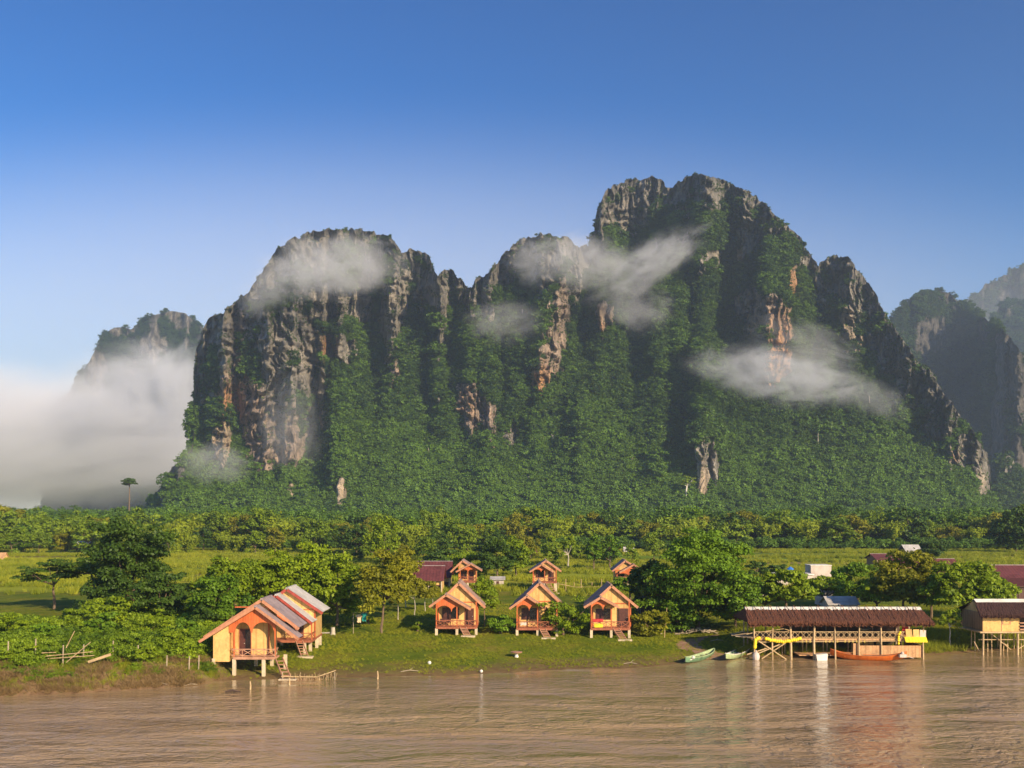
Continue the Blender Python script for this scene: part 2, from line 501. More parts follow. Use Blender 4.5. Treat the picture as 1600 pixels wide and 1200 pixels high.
def water_mat():
    m, nt, N, L, b = new_mat('muddy_river')
    geo = N.new("ShaderNodeNewGeometry"); P = geo.outputs['Position']
    n0 = add_noise(nt, .05, 4, .6, vec=P, stretch=(.6, 1.4, 1))
    col = ramp(nt, n0.outputs[0], [(.3, (.29, .195, .095)), (.7, (.43, .305, .17))])
    L.new(col.outputs[0], b.inputs['Base Color'])
    b.inputs['Roughness'].default_value = .07
    b.inputs['IOR'].default_value = 1.6
    b.inputs['Specular IOR Level'].default_value = .6
    a = add_noise(nt, 1.0, 3, .55, vec=P, stretch=(.75, 1.25, 1)); a.inputs['Distortion'].default_value = 1.3
    c = add_noise(nt, 3.4, 3, .6, vec=P, stretch=(.8, 1.2, 1)); c.inputs['Distortion'].default_value = .9
    d = add_noise(nt, .22, 2, .5, vec=P, stretch=(.6, 1.5, 1))
    calm = add_noise(nt, .06, 3, .55, vec=P, stretch=(.5, 1.6, 1))
    amp = ramp(nt, calm.outputs[0], [(.38, (.25, .25, .25)), (.58, (1, 1, 1))])
    # the water close under the bank lies smoother than the open stream
    sp = N.new("ShaderNodeSeparateXYZ"); L.new(P, sp.inputs[0])
    mr = N.new("ShaderNodeMapRange"); L.new(maths(nt, 'ADD', sp.outputs[1], maths(nt, 'MULTIPLY', sp.outputs[0], -.22)), mr.inputs[0])
    mr.inputs[1].default_value = 70; mr.inputs[2].default_value = 84; mr.inputs[3].default_value = 1.0; mr.inputs[4].default_value = .16
    h = maths(nt, 'ADD', maths(nt, 'ADD', maths(nt, 'MULTIPLY', a.outputs[0], 1.4), maths(nt, 'MULTIPLY', c.outputs[0], .30)), maths(nt, 'MULTIPLY', d.outputs[0], 2.4))
    h = maths(nt, 'MULTIPLY', maths(nt, 'MULTIPLY', h, amp.outputs[0]), mr.outputs[0])
    bump(nt, b, h, 1.0, .38)
    return m
wv = [(-6000, -300, 0), (6000, -300, 0), (6000, 130, 0), (-6000, 130, 0)]
w = link('river', mesh_np('river', wv, [(0, 1, 2, 3)], water_mat()))
tag(w, 'wide muddy brown river with wind ripples', None, None, 'structure')

# ---------------------------------------------------------------- leaf meshes
def leaf_quads(rs, C, out, size, asp=.62, up=.45, jit=.8):
    """one rhombus leaf clump per centre C with outward direction out"""
    n = len(C)
    nrm = out * .7 + np.array([0, 0, up]) + rs.normal(size=(n, 3)) * jit * .6
    nrm /= np.linalg.norm(nrm, axis=1, keepdims=True) + 1e-9
    t = rs.normal(size=(n, 3))
    t -= nrm * (t * nrm).sum(1, keepdims=True)
    t /= np.linalg.norm(t, axis=1, keepdims=True) + 1e-9
    b = np.cross(nrm, t)
    s = (size * rs.uniform(.55, 1.3, n))[:, None]
    return np.stack([C - t * s, C + b * s * asp - nrm * s * .15, C + t * s, C - b * s * asp - nrm * s * .15], 1)

def leaf_mesh(name, Q, rs, mat, val=None):
    n = len(Q)
    me = mesh_np(name, Q.reshape(-1, 3), np.arange(n * 4).reshape(n, 4), mat)
    at = me.attributes.new('leaf', 'FLOAT', 'FACE')
    v = rs.uniform(0, 1, n) if val is None else val
    at.data.foreach_set('value', v.astype(np.float32))
    return me

def crown(rs, rx, ry, rz, zc, K, per, leaf, cr=.33, low=-.55, lump=.25, flat=.75):
    """leaf clumps gathered in K boughs spread through an uneven crown; also returns bough centres"""
    cs = []
    off = rs.uniform(0, 50)
    while len(cs) < K:
        d = rs.normal(size=3); d /= np.linalg.norm(d)
        if d[2] < low: continue
        rad = rs.uniform(.45, .95) ** .6
        k = 1 + lump * float(fbm(d[0] * 1.7 + off, d[1] * 1.7, d[2] * 1.7, o=2, seed=3)) * 1.6
        cs.append(d * rad * k)
    cs = np.array(cs)
    cs = cs[np.argsort(-cs[:, 2])]
    Q = []; val = []
    for c in cs:
        r = cr * rs.uniform(.65, 1.25)
        d = rs.normal(size=(per, 3)); d /= np.linalg.norm(d, axis=1, keepdims=True)
        d[:, 2] = np.where(d[:, 2] < -.35, -d[:, 2] * .6, d[:, 2])
        rr = rs.uniform(.45, 1.05, per)[:, None]
        p = (c + d * rr * r * np.array([1, 1, flat]))
        p = p * np.array([rx, ry, rz]) + np.array([0, 0, zc])
        Q.append(leaf_quads(rs, p, d, leaf))
        val.append(np.clip(rs.uniform(.15, .85) + rs.uniform(-.35, .35, per), 0, 1))
    return np.concatenate(Q), np.concatenate(val), cs * np.array([rx, ry, rz]) + np.array([0, 0, zc])

def make_tree(name, loc, h, rx, rz, mat, seed, K=60, per=90, leaf=.22, base=None, trunk_r=.2, ry=None, cr=.33, lump=.3, bark='bark', lean=0.0, low=-.55, limbs=7, flat=.75,
              label=None, cat='tree', group=None, forks=1):
    rs = np.random.RandomState(seed)
    ry = ry or rx
    zc = h - rz
    Q, val, cs = crown(rs, rx, ry, rz, zc, K, per, leaf, cr, low, lump, flat)
    Q[:, :, 0] += lean * Q[:, :, 2]
    cs[:, 0] += lean * cs[:, 2]
    root = empty(name, loc, rs.uniform(0, .4), label, cat, group)
    t = MB()
    zb = max(.4, zc - rz * .55)
    for k in range(forks):
        p = Vector((0, 0, -.3)); pts = [p]; rad = [trunk_r]
        dx, dy = (rs.uniform(-.25, .25), rs.uniform(-.2, .2)) if forks > 1 else (0, 0)
        for q in range(1, 5):
            z = -.3 + (zb + .3) * q / 4
            pts.append(Vector((lean * z + rs.uniform(-.07, .07) * zb * .4 + dx * z, rs.uniform(-.05, .05) * zb * .4 + dy * z, z)))
            rad.append(trunk_r * (1 - .12 * q))
        t.path(pts, rad, 7)
    top = pts[-1]
    sel = rs.choice(len(cs), min(limbs, len(cs)), replace=False)
    for k in sel:
        e = Vector(cs[k]); mid = top.lerp(e, .5) + Vector((0, 0, -.06 * (e - top).length))
        t.path([top, mid, e], [trunk_r * .5, trunk_r * .3, trunk_r * .1], 5)
    t.build('trunk', M[bark], root)
    link('crown', leaf_mesh('crown', Q, rs, M[mat], val), root)
    return root

# ---------------------------------------------------------------- scatter of uncountable plants (stuff)
def scatter(name, pts, scl, tint, protos, label, zs=None):
    pc = bpy.data.collections.new(name + '_shapes')
    for p in protos:
        pc.objects.link(p)
    me = mesh_np(name, pts, np.zeros((0, 4), int))
    a = me.attributes.new('scl', 'FLOAT_VECTOR', 'POINT')
    sv = np.stack([scl, scl, scl if zs is None else zs], -1).astype(np.float32)
    a.data.foreach_set('vector', sv.ravel())
    a = me.attributes.new('tint', 'FLOAT', 'POINT'); a.data.foreach_set('value', tint.astype(np.float32))
    o = link(name, me)
    ng = bpy.data.node_groups.new(name + '_scatter', 'GeometryNodeTree')
    ng.interface.new_socket('Geometry', in_out='INPUT', socket_type='NodeSocketGeometry')
    ng.interface.new_socket('Geometry', in_out='OUTPUT', socket_type='NodeSocketGeometry')
    gi = ng.nodes.new('NodeGroupInput'); go = ng.nodes.new('NodeGroupOutput')
    iop = ng.nodes.new('GeometryNodeInstanceOnPoints')
    ci = ng.nodes.new('GeometryNodeCollectionInfo')
    ci.inputs['Collection'].default_value = pc
    ci.inputs['Separate Children'].default_value = True
    ci.inputs['Reset Children'].default_value = True
    iop.inputs['Pick Instance'].default_value = True
    rv = ng.nodes.new('FunctionNodeRandomValue'); rv.data_type = 'FLOAT_VECTOR'
    rv.inputs[0].default_value = (-.12, -.12, 0); rv.inputs[1].default_value = (.12, .12, 6.283)
    na = ng.nodes.new('GeometryNodeInputNamedAttribute'); na.data_type = 'FLOAT_VECTOR'; na.inputs[0].default_value = 'scl'
    L = ng.links
    L.new(gi.outputs[0], iop.inputs['Points']); L.new(ci.outputs[0], iop.inputs['Instance'])
    L.new(rv.outputs[0], iop.inputs['Rotation'])
    L.new(na.outputs[0], iop.inputs['Scale'])
    L.new(iop.outputs[0], go.inputs[0])
    md = o.modifiers.new('scatter', 'NODES'); md.node_group = ng
    tag(o, label, None, None, 'stuff')
    return o

def proto_crown(n, K, per, leaf, mat, seed, tall=1.0, low=-.3, cr=.45):
    out = []
    for k in range(n):
        rs = np.random.RandomState(seed + k)
        Q, val, _ = crown(rs, 1, 1, tall * rs.uniform(.85, 1.25), .35, K, per, leaf, cr, low, .35, .8)
        out.append(bpy.data.objects.new('leaf_shape', leaf_mesh('leaf_shape', Q, rs, M[mat], val)))
    return out

def proto_tuft(n, blades, mat, seed, spread=.5, w=.05, lean=.5):
    out = []
    for k in range(n):
        rs = np.random.RandomState(seed + k)
        a = rs.uniform(0, 6.283, blades); r = rs.uniform(0, spread, blades)
        B = np.stack([np.cos(a) * r, np.sin(a) * r, np.zeros(blades)], -1)
        d = rs.normal(size=(blades, 3)) * lean; d[:, 2] = 1
        d *= rs.uniform(.5, 1.1, blades)[:, None]
        s = rs.normal(size=(blades, 3)); s[:, 2] = 0; s /= np.linalg.norm(s, axis=1, keepdims=True)
        Q = np.stack([B - s * w, B + s * w, B + d + s * w * .3, B + d - s * w * .3], 1)
        out.append(bpy.data.objects.new('blade_shape', leaf_mesh('blade_shape', Q, rs, M[mat])))
    return out
FAR = proto_crown(10, 12, 60, .105, 'l_far', 100, 1.0, cr=.40)
FARB = proto_crown(3, 8, 22, .34, 'l_far', 160, 1.9, cr=.38)
# ---------------------------------------------------------------- mountains
def rock_mat(name='limestone'):
    m, nt, N, L, b = new_mat(name)
    at = N.new("ShaderNodeAttribute"); at.attribute_name = 'tone'
    geo = N.new("ShaderNodeNewGeometry")
    n = add_noise(nt, .06, 8, .72, vec=geo.outputs['Position'], stretch=(2.2, 2.2, .45))
    n2 = add_noise(nt, .25, 5, .7, vec=geo.outputs['Position'], stretch=(1, 1, .6))
    v = ramp(nt, n.outputs[0], [(.3, (.22, .23, .24)), (.46, (.72, .73, .74)), (.56, (1.05, 1.03, 1.0)), (.7, (1.6, 1.52, 1.45))])
    v2 = ramp(nt, n2.outputs[0], [(.32, (.35, .37, .33)), (.5, (1.0, 1.0, 1.0)), (.7, (1.3, 1.28, 1.25))])
    col = mixc(nt, 1.0, at.outputs['Color'], v.outputs[0], 'MULTIPLY')
    col = mixc(nt, .8, col, v2.outputs[0], 'MULTIPLY')
    L.new(col, b.inputs['Base Color'])
    b.inputs['Roughness'].default_value = .95
    b.inputs['Specular IOR Level'].default_value = .15
    bump(nt, b, maths(nt, 'ADD', n.outputs[0], maths(nt, 'MULTIPLY', n2.outputs[0], .5)), 1.0, 7.0)
    return m
M['rock'] = rock_mat()
GREY, DGREY, ORNG, PALE, PINK = (.36, .335, .30), (.17, .168, .155), (.58, .32, .15), (.62, .50, .37), (.46, .36, .29)
VEG = (.035, .055, .014)

def massif(name, sky_pts, Y0, patches, folds, seed, rim=45, rim_k=.75, step=1.25, rows=330, slope=.60, rimcol=DGREY, label='', edge=(30, 30), coarse=1.0, amp=1.0, back=500, base_px=None, cut=.5, dark=1.0, jag=1.0):
    sp = np.array(sky_pts, float)
    # columns spaced evenly along the skyline so that steep shoulders keep their shape
    fx = np.linspace(sp[0, 0], sp[-1, 0], 4000)
    fy = np.interp(fx, sp[:, 0], sp[:, 1])
    arc = np.concatenate([[0], np.cumsum(np.hypot(np.diff(fx), .35 * np.diff(fy)))])
    nc = int(arc[-1] / step)
    px = np.interp(np.linspace(0, arc[-1], nc), arc, fx)
    sy = np.interp(px, sp[:, 0], sp[:, 1])
    hgt = np.clip((HY - sy) / 60, 0, 1)
    sy = sy + jag * hgt * (6.0 * fbm(px / 24, 1.3, o=5, seed=seed, ridged=True) - 2 + 3.5 * vnoise(px / 5.0, 3.3, seed=seed + 1))
    t = np.linspace(0, 1, rows)[:, None]
    er = (HY - sy)[None, :] / F
    bpy_ = np.interp(px, *np.array(base_px, float).T)[None, :] if base_px else HY + 9
    e0 = (HY - bpy_) / F
    E = e0 + (er - e0) * t
    PY = HY - E * F
    PX = np.broadcast_to(px[None, :], E.shape)
    # rock patches
    wob = fbm(PX / 16, PY / 34, o=4, seed=seed + 3) * .6 + .42 * fbm(PX / 5, PY / 11, o=3, seed=seed + 4)
    rock = np.zeros(E.shape); col = np.zeros(E.shape + (3,)) + np.array(GREY); wsum = np.full(E.shape, .15)
    for (cx, cy, rx, ry, c, st) in patches:
        d = np.sqrt(((PX - cx) / rx) ** 2 + ((PY - cy) / ry) ** 2)
        k = np.clip(1.35 - d, 0, 1) * st
        rock = np.maximum(rock, k)
        kk = np.clip(1.5 - d, 0, 1)[..., None] ** 2 * 3
        col = col + kk * np.array(c); wsum = wsum + kk[..., 0]
    col = (col - np.array(GREY) * .85) / wsum[..., None]
    rd = np.exp(-np.clip(PY - sy[None, :], 0, 999) / rim) * rim_k
    rc = rd[..., None]
    col = col * (1 - rc) + np.array(rimcol) * rc
    rock = np.maximum(rock, rd)
    elev = sst(700, 470, PY) * (.17 if coarse == 2 else -.12) + .22 * sst(560, 480, PX) * sst(780, 640, PY) * (1 if coarse == 2 else 0)
    rock = rock * 1.2 + wob * .95 + elev
    rk = sst(cut - .12, cut + .12, rock)
    T = slope + 1.1 * np.clip(E, 0, 1) / .33 + rk * 2.6 + .8 * rd
    # soften across columns
    for _ in range(6):
        T[:, 1:-1] = .25 * T[:, :-2] + .5 * T[:, 1:-1] + .25 * T[:, 2:]
    Y0a = np.interp(px, *np.array(Y0, float).T) if not np.isscalar(Y0) else np.full(nc, float(Y0))
    lnY = np.log(Y0a)[None, :] + np.cumsum(np.concatenate([np.zeros((1, nc)), np.diff(E, axis=0)], 0) / (np.maximum(T - E, .12)), axis=0)
    Y = np.exp(lnY)
    up = sst(.0, .10, E - e0)
    Y = Y + up * amp * (28 * fbm(PX / 95 + PY / 600, PY / 330, o=3, seed=seed + 6))
    PXo, PYo = PX, PY
    PX = PX + 20 * fbm(PX / 80, PY / 75, o=3, seed=seed + 31); PY = PY + 14 * fbm(PXo / 60, PY / 60, o=2, seed=seed + 32)
    rg = fbm(PX / 27 + PY / 300, PY / 210, o=3, seed=seed + 7, ridged=True)
    Y = Y - up * amp * 9 * rg
    # ledges: each bench steps back a few metres
    lg = PY / 26 + 1.4 * fbm(PX / 40, PY / 60, o=3, seed=seed + 5)
    Y = Y + up * amp * (2 + 7 * rk) * (np.abs((lg % 1) - .5) * 2 - .5)
    for (cx, w, dep, pt, pb, sl) in folds:
        c = cx + sl * (PY - pt) + 26 * fbm(PY / 85, cx * .37, o=3, seed=seed + 2)
        w = w * 1.25; dep = dep * .45
        k = np.exp(-((PX - c) / w) ** 2) * sst(pt - 30, pt + 40, PY) * (1 - sst(pb - 60, pb + 30, PY))
        Y = Y + dep * k
    fine = fbm(PX / 6.5, PY / 22, o=5, seed=seed + 8, ridged=True)
    Y = Y - (3 + 8 * rk) * amp * fine * up
    Y = Y - 3.0 * amp * rk * up * fbm(PX / 3.0, PY / 8, o=2, seed=seed + 9)
    PX, PY = PXo, PYo
    # ends curve away from the viewer
    el = np.clip(1 - (px - px[0]) / edge[0], 0, 1); er_ = np.clip(1 - (px[-1] - px) / edge[1], 0, 1)
    Y = Y + (150 * (1 - np.sqrt(1 - el ** 2 * .999)) + 150 * (1 - np.sqrt(1 - er_ ** 2 * .999)))[None, :]
    Z = CAMH + E * Y
    X = (PX - 800) / F * Y
    X = X + 2.0 * amp * rk * fbm(PX / 9, PY / 22, o=3, seed=seed + 11)
    # back slope
    nb = 26
    tb = np.linspace(0, 1, nb + 1)[1:, None]
    Yr, Zr, Xr = Y[-1], Z[-1], X[-1]
    hz = np.maximum(Zr, 5)
    Zb = Zr * (1 - tb ** 1.4) - 4 * tb + (10 * fbm(px / 30, tb * 5, o=3, seed=seed + 12) * np.sin(tb * math.pi))
    Yb = Yr + (8 + hz * .9) * tb ** .8
    Xb = Xr * Yb / Yr
    Xa, Ya, Za = np.vstack([X, Xb]), np.vstack([Y, Yb]), np.vstack([Z, Zb])
    Za[0] = np.minimum(Za[0], -3)
    V = np.stack([Xa, Ya, Za], -1)
    nr = V.shape[0]
    idx = np.arange(nr * nc).reshape(nr, nc)
    q = np.stack([idx[:-1, :-1], idx[:-1, 1:], idx[1:, 1:], idx[1:, :-1]], -1).reshape(-1, 4)
    me = mesh_np(name, V, q, M['rock'], True)
    # tone: bare rock by patch colour with mineral streaks, thin soil and scrub elsewhere
    streak = 1 + .38 * fbm(PX / 3.6, PY / 46, o=3, seed=seed + 13)
    cc = col * streak[..., None]
    tone = cc * rk[..., None] + np.array(VEG) * (1 - rk[..., None])
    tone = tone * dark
    full = np.ones((nr, nc, 4)); full[:rows, :, :3] = np.clip(tone, 0, 1); full[rows:, :, :3] = np.array(DGREY) * .8
    at = me.color_attributes.new('tone', 'FLOAT_COLOR', 'POINT')
    at.data.foreach_set('color', full.astype(np.float32).ravel())
    o = link(name, me)
    tag(o, label, None, None, 'structure')
    def surf(x, y):
        j = int(np.argmin(np.abs(px - x))); i = int(np.argmin(np.abs(PY[:, j] - y)))
        return float(Y[i, j])
    return dict(surf=surf, V=V, rows=rows, rk=np.vstack([rk, np.repeat(rk[-1:], nb, 0) * .6]), PX=np.vstack([PX, np.repeat(PX[-1:], nb, 0)]), PY=np.vstack([PY, np.repeat(PY[-1:], nb, 0) + 3]), o=o)

def clothe(mf, n_big, n_small, rs, size=4.3):
    """points for tree crowns over a massif: forest where there is soil, scrub on the rock"""
    V, rk = mf['V'], mf['rk']
    a = V[1:, :-1] - V[:-1, :-1]; b = V[:-1, 1:] - V[:-1, :-1]
    ar = np.linalg.norm(np.cross(a, b), axis=-1)
    ar[mf['rows'] + 6:] *= .15
    r = rk[:-1, :-1]
    PX, PY = mf['PX'][:-1, :-1], mf['PY'][:-1, :-1]
    out = []
    clump = fbm(PX / 12, PY / 12, o=3, seed=77)
    big = np.clip(1 - r * 3.2, 0, 1) * np.clip(.3 + clump * 2.5, 0, 1)
    for n, dens, s0, s1 in ((n_big // 11, big, 1.3, 2.3), (n_big, np.clip(1 - r * 3.2, 0, 1), .40, 1.55), (n_small, (.12 + .9 * np.clip(1 - np.abs(r - .4) * 2.6, 0, 1)) * np.clip(.35 + clump * 2.2, .01, 2) * (r > .12), .16, .42)):
        w = (ar * dens).ravel()
        c = np.cumsum(w); c /= c[-1]
        k = np.searchsorted(c, rs.uniform(0, 1, n))
        k = np.clip(k, 0, w.size - 1)
        i, j = np.unravel_index(k, r.shape)
        u, v = rs.uniform(0, 1, (n, 1)), rs.uniform(0, 1, (n, 1))
        p = V[i, j] + a[i, j] * u + b[i, j] * v
        s = size * rs.uniform(s0, s1, n) ** 1.1
        p[:, 2] -= s * .25
        px, py = PX[i, j], PY[i, j]
        tint = .16 + .34 * fbm(px / 38, py / 38, o=3, seed=55) + rs.uniform(-.34, .52, n)
        tint += .55 * sst(600, 790, py)
        out.append((p, s, np.clip(tint, 0, 1)))
    return [np.concatenate(z) for z in zip(*out)]

SKY_MAIN = [(238, 778), (250, 760), (262, 738), (278, 724), (292, 706), (300, 690), (303, 640), (305, 575), (308, 545), (315, 520), (325, 497), (345, 489), (362, 480), (374, 463), (385, 460),
            (400, 440), (410, 424), (425, 402), (440, 386), (460, 372), (480, 365), (510, 359), (530, 357), (555, 358), (580, 363), (605, 369), (617, 381), (628, 397), (640, 391), (655, 392),
            (670, 400), (680, 422), (688, 430), (697, 419), (707, 419), (715, 432), (727, 447), (736, 449), (745, 440), (762, 430), (768, 420), (777, 412), (790, 395), (805, 380), (820, 372),
            (840, 366), (855, 364), (870, 367), (890, 373), (905, 384), (918, 384), (928, 366), (931, 345), (935, 322), (945, 301), (960, 290), (985, 281), (1010, 276), (1030, 279), (1043, 292),
            (1060, 284), (1080, 276), (1100, 272), (1122, 277), (1150, 291), (1175, 303), (1200, 324), (1222, 341), (1240, 360), (1256, 380), (1270, 402), (1282, 414), (1291, 403), (1305, 399),
            (1322, 403), (1340, 419), (1357, 440), (1370, 470), (1380, 489), (1393, 507), (1412, 532), (1440, 570), (1462, 592), (1485, 630), (1510, 660), (1530, 690), (1543, 708), (1547, 735), (1549, 772), (1566, 800)]
G_, O_, P_, K_ = GREY, ORNG, PALE, PINK
PATCH = [(360, 560, 16, 60, G_, .8), (392, 640, 20, 55, K_, .85), (435, 600, 24, 85, G_, .85), (432, 690, 42, 60, K_, .9), (362, 620, 20, 36, O_, 1.0), (346, 702, 13, 44, P_, 1.0), (372, 545, 9, 70, K_, .8),
         (445, 520, 18, 40, G_, .7), (480, 560, 22, 60, G_, .75), (511, 548, 11, 24, O_, 1.0), (540, 550, 22, 30, G_, .85), (604, 505, 13, 62, G_, .95), (500, 620, 9, 60, G_, .75), (508, 655, 10, 16, P_, .9),
         (625, 450, 16, 60, G_, .8), (665, 440, 25, 40, G_, .6), (570, 470, 26, 50, G_, .7), (520, 480, 36, 36, G_, .75), (420, 560, 12, 30, G_, .8), (615, 590, 8, 30, K_, .8), (700, 450, 14, 35, G_, .8),
         (874, 500, 16, 70, K_, .95), (860, 560, 18, 40, K_, .95), (846, 590, 20, 26, O_, 1.0), (735, 642, 25, 40, K_, .95), (728, 632, 12, 22, O_, .9), (768, 670, 15, 36, K_, .85), (802, 682, 20, 26, G_, .8),
         (944, 500, 16, 26, K_, .95), (940, 512, 9, 12, O_, 1.0), (900, 440, 14, 40, G_, .7), (850, 420, 28, 45, G_, .7), (790, 430, 20, 40, G_, .6), (760, 470, 12, 40, G_, .6), (690, 500, 10, 50, G_, .55),
         (1190, 492, 42, 36, K_, 1.0), (1218, 512, 18, 34, O_, 1.05), (1214, 572, 24, 32, O_, 1.0), (1176, 470, 18, 26, K_, 1.0), (1238, 440, 11, 34, O_, .95), (1258, 400, 20, 40, G_, .7), (1280, 460, 12, 45, G_, .75),
         (1324, 508, 11, 30, P_, .95), (1352, 470, 30, 55, G_, .95), (1310, 440, 22, 34, G_, .9), (1376, 540, 22, 22, G_, .85), (1345, 535, 12, 14, P_, .8),
         (1400, 560, 34, 36, G_, .9), (1436, 610, 36, 40, G_, .95), (1474, 660, 34, 40, G_, 1.0), (1506, 700, 32, 40, G_, 1.0), (1535, 745, 18, 36, G_, 1.0), (1534, 752, 9, 24, P_, 1.1), (1492, 712, 8, 14, O_, 1.0), (1447, 652, 8, 12, O_, .9),
         (1104, 712, 15, 34, G_, 1.1), (1098, 752, 12, 30, P_, 1.1), (1116, 740, 12, 30, G_, 1.0), (533, 778, 9, 26, P_, .9), (455, 768, 10, 14, P_, .85), (1165, 370, 16, 40, G_, .6), (1060, 330, 25, 34, G_, .6), (975, 330, 24, 44, G_, .75),
         (1110, 310, 40, 28, G_, .7), (1195, 350, 25, 30, G_, .7)]
FOLDS = [(462, 12, 30, 480, 700, 0), (588, 13, 60, 480, 660, 0), (660, 16, 60, 460, 720, 0), (728, 15, 75, 430, 620, -.05), (605, 9, -28, 430, 600, 0), (440, 22, -30, 470, 740, 0), (350, 20, -25, 500, 760, 0),
         (915, 20, 80, 370, 620, 0), (868, 24, -45, 380, 640, -.15), (1115, 30, 95, 350, 560, .05), (1050, 30, -40, 320, 760, -.1), (1195, 34, -60, 420, 640, .02), (1268, 14, 30, 400, 500, .2), (1345, 26, -20, 400, 540, .2),
         (985, 30, 40, 480, 780, 0), (780, 26, -40, 640, 800, 0), (820, 20, 45, 620, 800, 0), (1400, 30, -30, 500, 680, .6)]
main = massif('mountain', SKY_MAIN, [(238, 640), (330, 690), (700, 660), (1100, 650), (1400, 660), (1566, 700)], PATCH, FOLDS, 11, label='huge jungle covered limestone mountain with grey and orange cliffs above the valley', edge=(80, 60), coarse=2)

SKY_L = [(70, 700), (80, 640), (90, 622), (104, 616), (118, 602), (130, 580), (142, 560), (152, 540), (163, 520), (175, 514), (190, 511), (205, 514), (216, 506), (230, 497), (248, 490), (268, 487), (290, 490), (305, 500), (322, 520), (345, 560), (370, 640), (385, 780)]
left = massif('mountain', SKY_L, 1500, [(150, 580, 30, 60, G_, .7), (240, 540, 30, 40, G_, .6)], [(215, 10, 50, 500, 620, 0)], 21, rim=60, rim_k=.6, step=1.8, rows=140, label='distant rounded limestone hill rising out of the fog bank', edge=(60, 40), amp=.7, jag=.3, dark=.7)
SKY_R1 = [(1340, 640), (1370, 560), (1395, 508), (1405, 484), (1418, 468), (1440, 458), (1462, 455), (1482, 459), (1500, 468), (1515, 480), (1530, 492), (1545, 500), (1555, 502), (1565, 512), (1575, 522), (1590, 545), (1610, 560), (1650, 600), (1690, 690), (1730, 780)]
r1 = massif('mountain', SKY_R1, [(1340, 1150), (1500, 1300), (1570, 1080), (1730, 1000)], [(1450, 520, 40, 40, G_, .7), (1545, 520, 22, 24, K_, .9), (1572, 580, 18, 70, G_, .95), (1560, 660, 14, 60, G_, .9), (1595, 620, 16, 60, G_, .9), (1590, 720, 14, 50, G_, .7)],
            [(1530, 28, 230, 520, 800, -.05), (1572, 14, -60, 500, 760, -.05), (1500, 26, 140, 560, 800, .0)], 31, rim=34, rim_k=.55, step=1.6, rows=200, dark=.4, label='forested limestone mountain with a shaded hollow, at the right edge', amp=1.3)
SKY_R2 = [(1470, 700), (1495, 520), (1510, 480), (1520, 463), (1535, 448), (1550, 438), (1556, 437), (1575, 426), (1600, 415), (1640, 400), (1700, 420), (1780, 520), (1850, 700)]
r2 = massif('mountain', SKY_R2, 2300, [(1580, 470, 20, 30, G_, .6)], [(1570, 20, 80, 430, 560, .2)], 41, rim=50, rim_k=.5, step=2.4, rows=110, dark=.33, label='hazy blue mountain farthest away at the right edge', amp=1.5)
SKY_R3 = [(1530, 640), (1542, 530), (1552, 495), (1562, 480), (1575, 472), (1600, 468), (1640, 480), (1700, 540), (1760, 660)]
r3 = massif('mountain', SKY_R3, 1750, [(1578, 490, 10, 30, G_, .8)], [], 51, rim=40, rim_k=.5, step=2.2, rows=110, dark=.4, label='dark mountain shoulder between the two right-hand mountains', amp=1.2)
SKY_R4 = [(1548, 800), (1556, 770), (1562, 740), (1568, 718), (1575, 708), (1583, 716), (1592, 738), (1600, 770), (1610, 800)]
r4 = massif('rock_pinnacle', SKY_R4, 900, [(1575, 724, 9, 20, G_, 1.1)], [], 61, rim=12, rim_k=.6, step=1.2, rows=70, label='small pointed rock pinnacle at the foot of the right-hand mountains', amp=.4, edge=(14, 14), rimcol=GREY)

rs = np.random.RandomState(5)
P1, S1, T1 = clothe(main, 76000, 62000, rs, 3.0)
scatter('mountain_forest', P1, S1, T1, FAR, 'dense green jungle covering the big limestone mountain')
fp, fs, ft = [], [], []
for mf, a, b_, sz in ((left, 9000, 2500, 4.2), (r1, 9000, 4000, 4.6), (r2, 3500, 500, 9), (r3, 2500, 500, 7), (r4, 500, 150, 4.0)):
    p, s, t_ = clothe(mf, a, b_, rs, sz)
    fp.append(p); fs.append(s); ft.append(t_ * .32)
scatter('distant_forest', np.concatenate(fp), np.concatenate(fs), np.concatenate(ft), FAR, 'hazy forest on the distant mountains at both edges of the view')
# woodland on the flat between the fields and the mountain foot
n = 9000
Yv = 345 + 420 * rs.uniform(0, 1, n) ** 1.1
Xv = rs.uniform(-.62, .66, n) * Yv
hv = 7 + 4.5 * rs.uniform(0, 1, n) + 2.0 * fbm(Xv / 60, Yv / 60, seed=8)
hv *= rs.uniform(.7, 1.15, n)
hv *= np.where((Xv / Yv * 1600 + 800) < 240, np.interp(Yv, [340, 520, 800], [.85, 1.0, 1.25]), 1.0)
rad = rs.uniform(3.2, 5.2, n)
Pv = np.stack([Xv, Yv, 2 + hv - rad * 1.25], -1)
tv = np.clip(.68 + .35 * fbm(Xv / 50, Yv / 50, o=3, seed=91) + rs.uniform(-.25, .3, n), 0, 1)
nh = 2600
Yh = 306 + 40 * rs.uniform(0, 1, nh); Xh = rs.uniform(-.6, .66, nh) * Yh; rh = rs.uniform(.8, 2.3, nh)
Pv = np.concatenate([Pv, np.stack([Xh, Yh, 2 + rh * .4], -1)]); rad = np.concatenate([rad, rh]); tv = np.concatenate([tv, rs.uniform(.4, 1, nh)])
scatter('woodland', Pv, rad, tv, FAR, 'flat green woodland between the rice fields and the mountain foot')

